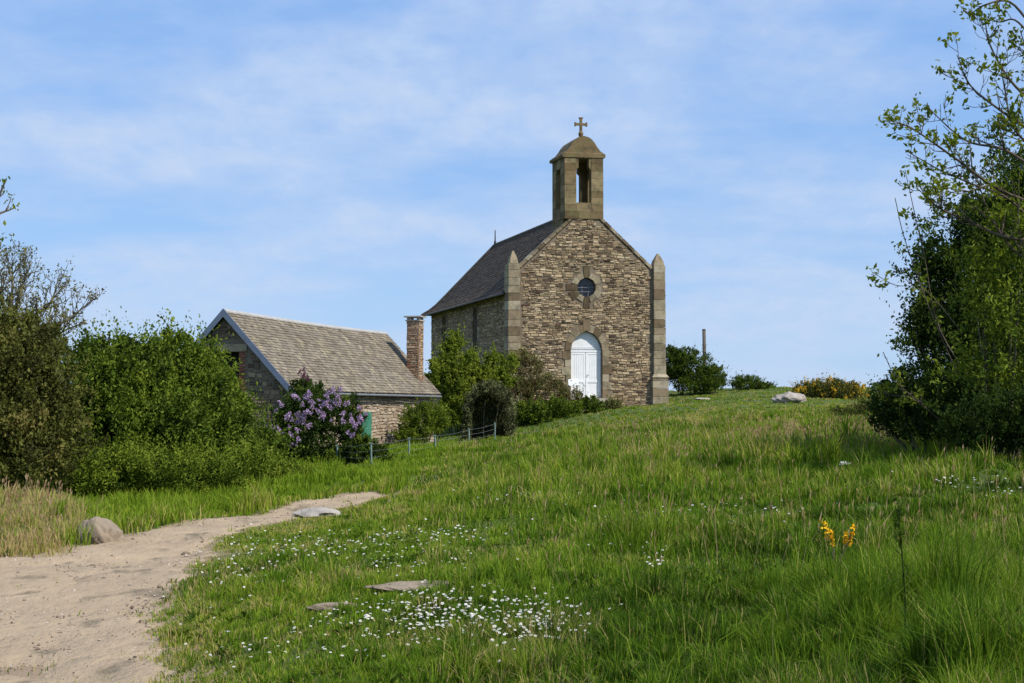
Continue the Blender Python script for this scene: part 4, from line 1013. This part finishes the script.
# blades gather into tufts with small gaps between them
cs = np.clip(r*.017, .10, .5); lev = np.exp2(np.round(np.log2(cs))); ix, iy = np.floor(x/lev), np.floor(y/lev)
ccx = (ix + .15 + .7*_h(ix, iy, 61))*lev; ccy = (iy + .15 + .7*_h(ix, iy, 62))*lev; th_, tt_ = _h(ix, iy, 63), _h(ix, iy, 64)
pull = rng.uniform(.1, .68, len(x))*np.where((x < 1) & (y > 9), .6, 1); x = x + (ccx-x)*pull; y = y + (ccy-y)*pull; r = np.hypot(x, y)
la_t = np.arctan2(y-ccy, x-ccx) + rng.normal(0, .7, len(x))
n1 = fbm(x*.5, y*.5, 101); n2 = fbm(x*1.7, y*1.7, 102); n3 = fbm(x*.18, y*.18, 103); n4 = vn(x*4, y*4, 104)
h = .05 + .05*n2
verge = (S < 0) & (y > 16) & (x < np.minimum(-3.6 + (y-19.5)*.24, -1.9))
mead = ~verge
# how long the grass grows: lawn-like by the path, long to the right and further up
longg = sstep(-.8, 2.0, x + (n1-.5)*3.0 + (y-9)*.06) * sstep(.42, .62, n2*.5 + n1*.5 + .08)
h += mead*longg*(.03 + .10*n1)
mid = sstep(15, 22, y)*sstep(55, 44, y)*sstep(-4, 0, x); h += mid*(.04 + .11*n1)
h = np.where(verge, .10 + .16*n2, h)
low_edge = mead*(x < -.9)*(y > 13)*(y < 27)*sstep(-2.2, -.8, S); h *= 1 - .45*low_edge
right = sstep(1.2, 2.6, x)*sstep(8.5, 6, y); h += right*.05*n2
h *= .72 + .6*sstep(.35, .65, fbm(x*.9, y*.9, 171))
bank = (y > 13.2) & (y < 20.0) & (x < -.32*y + 2.2*(n2-.5)); h = h; h = np.where(bank, .09 + .19*n2, h)
near_path = sstep(-.55, -.02, S); h *= 1 - .5*near_path*mead
far = sstep(45, 60, y); h = h*(1-far) + far*(.045 + .04*n2)
tuft = (n4 > .82) & (r < 30) & mead; h = np.where(tuft, h*1.5 + .03, h)
h *= rng.uniform(.55, 1.25, len(x))*(.65 + .7*th_)
w = np.maximum(.0048, r*.00075)*rng.uniform(.7, 1.3, len(x)); w = np.where(r > 30, w*.8, w)
tint = .41 + (n1-.5)*.55 + (n2-.5)*.45 + rng.normal(0, .11, len(x)) + (n3-.5)*.4 + (tt_-.5)*.34
tint = np.where(verge, .52 + (n2-.5)*.3 + rng.normal(0, .07, len(x)), tint)
dry = rng.random(len(x)); straw = sstep(.50, .62, fbm(x*1.1, y*1.1, 131))
tint = np.where(mead & (dry < .05 + .24*straw), rng.uniform(.7, .98, len(x)), tint)
tint = np.where(bank & (dry < .8), rng.uniform(.78, 1., len(x)), tint)
tint = np.where((near_path > .3) & (dry < .35), rng.uniform(.66, .9, len(x)), tint)
tint = tint + .16*sstep(30, 55, y)*mead + .12*sstep(0, -2.5, x)*mead*(y < 16)
tint = np.where(longg*mead > .5, tint - .04, tint)
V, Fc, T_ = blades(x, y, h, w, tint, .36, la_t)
ne = 150000; xe, ye = rng.uniform(-5.5, 2.5, ne), 5.5*(23/5.5)**rng.random(ne); Se = psd(xe, ye)
ok = (rng.random(ne) < sstep(.05, -.3, Se)) & (xe > -3.8 + (ye-19.5)*.24); xe, ye, Se = xe[ok], ye[ok], Se[ok]; ne = len(xe); ge = fbm(xe*1.6, ye*1.6, 611)
V2_, F2_, T2_ = blades(xe, ye, rng.uniform(.018, .055, ne)*(.7 + .7*ge), rng.uniform(.006, .011, ne), np.where(rng.random(ne) < .2, .8, .40 + (ge-.5)*.6 + rng.normal(0, .12, ne)), .7)
V = np.concatenate([V, V2_]); Fc = np.concatenate([Fc, F2_ + len(V) - len(V2_)]); T_ = np.concatenate([T_, T2_])
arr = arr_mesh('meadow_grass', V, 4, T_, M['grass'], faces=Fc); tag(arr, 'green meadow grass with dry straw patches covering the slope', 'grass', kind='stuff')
# long loose blades arching over the near grass
n = 7000; xl, yl, rl = sample(n, 1.6, 4.6, 14, .42); kk = (rng.random(n) < sstep(-1.5, 2.5, xl)*.9 + .08) & (fbm(xl*1.2, yl*1.2, 99) > .44) & (psd(xl, yl) < -.2); xl, yl = xl[kk], yl[kk]; n = len(xl)
V, Fc, T_ = blades(xl, yl, rng.uniform(.13, .27, n), rng.uniform(.003, .0055, n), np.where(rng.random(n) < .05, .8, rng.normal(.45, .12, n)), .55)
tag(arr_mesh('long_grass', V, 4, T_, M['grass'], faces=Fc), 'long loose grass blades arching up in the near right meadow', 'grass', kind='stuff')
# seed heads: brownish flowering grass in the middle distance and on the bank
n = 42000; xs, ys, rs_ = sample(n, 1.1, 9, 50)
pxs, pys = in_px(xs, ys, zt(xs, ys))
dens = sstep(.40, .55, fbm(xs*.45, ys*.45, 211))*sstep(18, 25, ys)*sstep(50, 42, ys)*sstep(1.5, 3.5, xs) + .025*sstep(-1, 1, xs)
dens = np.where((xs < -.315*ys) & (ys > 14.0) & (ys < 21), .35, dens)
ok = (rng.random(n) < dens) & (psd(xs, ys) < -.1); xs, ys, rs_ = xs[ok], ys[ok], rs_[ok]; n = len(xs)
hs = rng.uniform(.16, .36, n); zb = zt(xs, ys); la = rng.uniform(0, 6.28, n); lm = rng.uniform(.02, .12, n)
tx, ty = xs + np.cos(la)*lm, ys + np.sin(la)*lm
sw = np.maximum(.002, rs_*.00028); hw_ = np.maximum(.009, rs_*.0010)
V1 = np.stack([np.stack([xs-sw/2, ys, zb], -1), np.stack([xs+sw/2, ys, zb], -1), np.stack([tx+sw/3, ty, zb+hs], -1), np.stack([tx-sw/3, ty, zb+hs], -1)], 1)
hd = rng.uniform(.04, .08, n)
V2 = np.stack([np.stack([tx, ty, zb+hs-.01], -1), np.stack([tx+hw_/2, ty+hw_/3, zb+hs+hd*.45], -1), np.stack([tx+.01, ty, zb+hs+hd], -1), np.stack([tx-hw_/2, ty-hw_/3, zb+hs+hd*.45], -1)], 1)
V = np.concatenate([V1.reshape(-1, 3), V2.reshape(-1, 3)]); T_ = np.concatenate([np.repeat(rng.uniform(.4, .9, n), 4), np.repeat(rng.uniform(0, 1, n), 4)])
tag(arr_mesh('seed_grass', V, 4, T_, M['seed']), 'brownish flowering grass heads standing above the meadow', 'grass', kind='stuff')

# daisies
patches = [(440,625,90,26,260),(540,630,60,24,110),(330,640,60,30,60),(250,650,60,24,40),(235,580,40,20,60),(390,560,90,22,130),(260,555,60,14,80),
           (620,545,60,14,50),(690,525,50,12,90),(760,515,60,12,40),(565,500,90,14,50),(960,487,50,8,40),(1000,500,40,6,20),(655,572,12,4,14),(440,540,60,10,60),(330,545,60,12,50)]
def unproj(px, py):
    # march the ray down to the terrain
    Yv = np.geomspace(4.5, 60, 500)[None, :]; v = (341.5-py)/F; yy = math.cos(PITCH) - v*math.sin(PITCH); zz = math.sin(PITCH) + v*math.cos(PITCH)
    t_ = Yv/yy[:, None]; X = ((px-512)/F)[:, None]*t_; Z = zz[:, None]*t_ + EYE; below = Z < zt(X, np.broadcast_to(Yv, X.shape)) + .04
    k = np.argmax(below, 1); return X[np.arange(len(px)), k], Yv[0, k], below.any(1)
Vs, Ts = [], []; 
for i, (cx_, cy_, sx, sy, n) in enumerate(patches):
    px = cx_ + rng.normal(0, sx*.5, n); n = int(n*(1.35 if i < 2 else 1.05)); px = cx_ + rng.normal(0, sx*.55, n); py = cy_ + rng.normal(0, sy*.55, n); X, Y, okk = unproj(px, py)
    cl_ = fbm(X*2.2, Y*2.2, 301); okk &= (psd(X, Y) < -.1) & (cl_ > .34); X, Y = X[okk], Y[okk]; n = len(X)
    if n == 0: continue
    rd_ = np.hypot(X, Y); z = zt(X, Y) + rng.uniform(.07, .135, n); rr = rng.uniform(.0065, .011, n)*np.clip(rd_/11, 1, 1.5)
    nrm = np.stack([rng.normal(0, .25, n), rng.normal(-.25, .25, n), np.ones(n)], -1); nrm /= np.linalg.norm(nrm, axis=1)[:, None]
    e1 = np.cross(nrm, [0, 1., 0]); e1 /= np.linalg.norm(e1, axis=1)[:, None]; e2 = np.cross(nrm, e1)
    for k in range(8):   # ray petals
        a0, a1 = k*math.pi/4 - .3, k*math.pi/4 + .3; c = np.stack([X, Y, z], -1)
        f0 = lambda a, q: c + (e1*math.cos(a) + e2*math.sin(a))*(rr*q)[:, None]
        Vs.append(np.stack([f0(a0+.2, .25), f0(a0, .95), f0(a1, .95), f0(a1-.2, .25)], 1).reshape(-1, 3)); Ts.append(np.repeat(rng.uniform(.2, .7, n), 4))
    c2 = c + nrm*.002; f1 = lambda a, q: c2 + (e1*math.cos(a) + e2*math.sin(a))*(rr*q)[:, None]
    Vs.append(np.stack([f1(.4, .32), f1(2, .32), f1(3.5, .32), f1(5.1, .32)], 1).reshape(-1, 3)); Ts.append(np.full(4*n, 1.))
tag(arr_mesh('daisy_carpet', np.concatenate(Vs), 4, np.concatenate(Ts), M['white_petal']), 'small white daisies scattered thickly through the short grass', 'flowers', kind='stuff')
# gravel and grit on the track
n = 16000; k_ = rng.random(n); gy_ = 6.5*(24/6.5)**rng.random(n); gx_ = gy_*rng.uniform(-.5, -.08, n); gs = psd(gx_, gy_)
ok = (gs > .05) & (rng.random(n) < .15 + .85*sstep(.45, .65, fbm(gx_*1.2, gy_*1.2, 401)) + .5*sstep(.5, .05, gs)); gx_, gy_ = gx_[ok], gy_[ok]; n = len(gx_)
gr = np.exp(rng.normal(math.log(.0065), .45, n))*np.clip(gy_/10, .8, 1.4); c = np.stack([gx_, gy_, zt(gx_, gy_) + .018 + gr*.25], -1)
octv = np.array([(1,0,0),(0,1,0),(-1,0,0),(0,-1,0),(0,0,.7),(0,0,-.7)]); an = rng.uniform(0, 6.28, n)
Vg = octv[None]*gr[:, None, None]*rng.uniform(.6, 1.3, (n, 6, 1)); ca, sa = np.cos(an)[:, None], np.sin(an)[:, None]
Vg = np.stack([Vg[..., 0]*ca - Vg[..., 1]*sa, Vg[..., 0]*sa + Vg[..., 1]*ca, Vg[..., 2]], -1) + c[:, None]
ft = np.array([(0,1,4),(1,2,4),(2,3,4),(3,0,4),(1,0,5),(2,1,5),(3,2,5),(0,3,5)]); Fg = (np.arange(n)[:, None, None]*6 + ft[None]).reshape(-1, 3)
M['gravel'] = stone_mat('gravel', [(0,(.14,.10,.07)),(.5,(.33,.26,.19)),(1,(.55,.48,.40))], 30, damt=.2)
tag(arr_mesh('gravel', Vg.reshape(-1, 3), 3, np.repeat(rng.random(n), 6), M['gravel'], faces=Fg), 'loose gravel and grit scattered over the sandy path', 'gravel', kind='stuff')
# broad-leaved weeds in rosettes
n = 1500; xw, yw, rw = sample(n, 1.5, 5, 26, .42); ok = (psd(xw, yw) < -.1) & (fbm(xw*.8, yw*.8, 501) > .45); xw, yw = xw[ok], yw[ok]; n = len(xw); Vw = []
for k in range(7):
    a = k*.9 + rng.uniform(0, .8, n) + xw*9; Lw = rng.uniform(.05, .12, n); ww = Lw*rng.uniform(.13, .24, n); el = rng.uniform(.25, 1.1, n); b = np.stack([xw, yw, zt(xw, yw) + .01], -1)
    d = np.stack([np.cos(a)*np.cos(el), np.sin(a)*np.cos(el), np.sin(el)], -1); s_ = np.stack([-np.sin(a), np.cos(a), 0*a], -1)*ww[:, None]; m_ = b + d*(Lw*.55)[:, None]; t_ = b + d*Lw[:, None] - np.stack([0*a, 0*a, Lw*.2], -1)
    Vw.append(np.stack([b, m_ + s_, t_, m_ - s_], 1).reshape(-1, 3))
Vw = np.concatenate(Vw); tag(arr_mesh('meadow_weeds', Vw, 4, np.clip(np.repeat(rng.normal(.5, .16, len(Vw)//4), 4), 0, 1), M['leaf_hedge']), 'broad-leaved weed rosettes among the meadow grass', 'weeds', kind='stuff')
# yellow flower sprig, tall weed, white umbel
def plant_at(px, py):
    X, Y, _ = unproj(np.array([float(px)]), np.array([float(py)])); return float(X[0]), float(Y[0]), z1(X[0], Y[0])
X, Y, Z = plant_at(836, 566)
s = thing('yellow_flower', (X, Y, Z), 'bright yellow flowering sprig alone in the meadow', 'flower'); mb = MB(); pts = []
for k in range(6):
    d = np.array([random.uniform(-.09,.11), random.uniform(-.04,.04), random.uniform(.20,.33)]); mb.tube([(X, Y, Z), np.array([X, Y, Z]) + d*.6 + [0,0,.01], np.array([X, Y, Z]) + d], [.004,.003,.002], 4)
    for q in range(3): pts.append(np.array([X, Y, Z]) + d*(1-.12*q) + rng.normal(0, .009, (8, 3)))
mb.build('stem', M['twig'], s, fix=False); pts = np.concatenate(pts); arr_mesh('petals', leaf_quads(pts, .022, None, .85, .2), 4, np.repeat(rng.random(len(pts)), 4), M['yellow'], parent=s)
X, Y, Z = plant_at(905, 655)
s = thing('weed_stalk', (X, Y, Z), 'single tall dark green weed stalk at lower right', 'plant'); mb = MB(); H = .72*Y/6.3
mb.tube([(X, Y, Z-.02), (X+.005, Y, Z+H*.4), (X-.012, Y, Z+H*.8), (X-.02, Y, Z+H)], [.0045,.004,.003,.002], 6); mb.build('stem', M['leaf_dark'], s, smooth=True, fix=False)
pts = np.concatenate([np.array([X-.012-.01*k/8, Y, Z+H*(.72+.28*k/8)]) + rng.normal(0, .012, (4, 3)) for k in range(9)] + [np.array([X+random.uniform(-.03,.03), Y, Z+H*random.uniform(.2,.7)]) + rng.normal(0, .008, (1, 3)) for k in range(9)])
arr_mesh('foliage', leaf_quads(pts, .045, None, .28, .8), 4, np.repeat(rng.uniform(.3, .7, len(pts)), 4), M['leaf_hedge'], parent=s)
X, Y, Z = plant_at(844, 480)
s = thing('white_flower', (X, Y, Z), 'single white flower head standing above the seeding grass', 'flower'); mb = MB(); mb.tube([(X, Y, Z), (X, Y, Z+.24)], .004, 5); mb.build('stem', M['leaf_hedge'], s, fix=False)
pts = np.array([X, Y, Z+.25]) + rng.normal(0, 1, (60, 3))*[.028,.028,.012]; arr_mesh('petals', leaf_quads(pts, .018, None, .8), 4, np.full(240, .5), M['white_petal'], parent=s)
X, Y, Z = plant_at(975, 452)
bush('cow_parsley', 'leafy pale plant below the bramble thicket at right', 'plant', [(975,438,min(Y, 19),.22,.2,.17)], 900, .06, 'leaf_olive', .07, spikes=20, tint0=.75, stems=8)

# ------------------------------------------------------------------ light, sky, camera
SUN_PHI, SUN_EL = R(58), R(47)
sd_ = Vector((math.sin(SUN_PHI)*math.cos(SUN_EL), -math.cos(SUN_PHI)*math.cos(SUN_EL), math.sin(SUN_EL)))
L = bpy.data.lights.new('sun', 'SUN'); L.energy = 4.6; L.angle = R(.53); L.color = (1, .95, .88)
lo = bpy.data.objects.new('sun', L); C.objects.link(lo); lo.rotation_euler = sd_.to_track_quat('Z', 'Y').to_euler(); lo.location = (0, 0, 30)
wd = bpy.data.worlds.new('World'); bpy.context.scene.world = wd; wd.use_nodes = True; nt = wd.node_tree; nt.nodes.clear()
out = nt.nodes.new('ShaderNodeOutputWorld'); bg = nt.nodes.new('ShaderNodeBackground'); sky = nt.nodes.new('ShaderNodeTexSky')
sky.sky_type = 'NISHITA'; sky.sun_disc = False; sky.sun_elevation = SUN_EL; sky.sun_rotation = math.atan2(sd_.x, sd_.y); sky.air_density = 1.0; sky.dust_density = .15; sky.ozone_density = 3.5
tc = nt.nodes.new('ShaderNodeTexCoord')
sep = nt.nodes.new('ShaderNodeSeparateXYZ'); nt.links.new(tc.outputs['Generated'], sep.inputs[0])
def mth(op, a, b=None):
    m = nt.nodes.new('ShaderNodeMath'); m.operation = op
    for i, v in enumerate((a, b)):
        if v is None: continue
        if isinstance(v, (int, float)): m.inputs[i].default_value = v
        else: nt.links.new(v, m.inputs[i])
    return m.outputs[0]
zz = mth('ADD', mth('MAXIMUM', sep.outputs[2], 0.0), .22)
cmb = nt.nodes.new('ShaderNodeCombineXYZ'); nt.links.new(mth('DIVIDE', sep.outputs[0], zz), cmb.inputs[0]); nt.links.new(mth('DIVIDE', sep.outputs[1], zz), cmb.inputs[1])
cA = noise(nt, 1.1, 7, .55, cmb.outputs[0], (1.0, 1.5, 1)); cB = noise(nt, 7, 6, .6, cmb.outputs[0], (1.6, 1.0, 1))
fac = mth('MULTIPLY', mrange(nt, cA, .36, .56), mrange(nt, cB, .30, .68, .50, 1.0))
fac = mth('MAXIMUM', mth('MULTIPLY', fac, .92), mth('MULTIPLY', mrange(nt, cA, .30, .50), mrange(nt, sep.outputs[2], .16, .02, 0, .6)))
skyc = mix(nt, 1., sky.outputs[0], (.90, .95, 1.12), 'MULTIPLY')
skyc = mix(nt, .78, skyc, mix(nt, mrange(nt, sep.outputs[2], 0.02, .30), (3.2, 5.0, 7.5), (1.9, 3.85, 7.6)))
nt.links.new(mix(nt, fac, skyc, (4.6, 5.6, 7.4)), bg.inputs[0]); bg.inputs[1].default_value = .1
nt.links.new(bg.outputs[0], out.inputs[0])
cam = bpy.data.cameras.new('camera'); cam.sensor_width = 36; cam.lens = 36*F/1024; cam.clip_end = 12000; cam.clip_start = .1
co = bpy.data.objects.new('camera', cam); C.objects.link(co); co.location = (0, 0, EYE); co.rotation_euler = (R(90) + PITCH, 0, 0)
sc = bpy.context.scene; sc.camera = co
sc.view_settings.view_transform = 'Standard'; sc.view_settings.look = 'None'; sc.view_settings.exposure = .3; sc.view_settings.gamma = 1
sc.render.engine = 'CYCLES'; sc.cycles.max_bounces = 6; sc.cycles.transparent_max_bounces = 4; sc.cycles.use_denoising = True
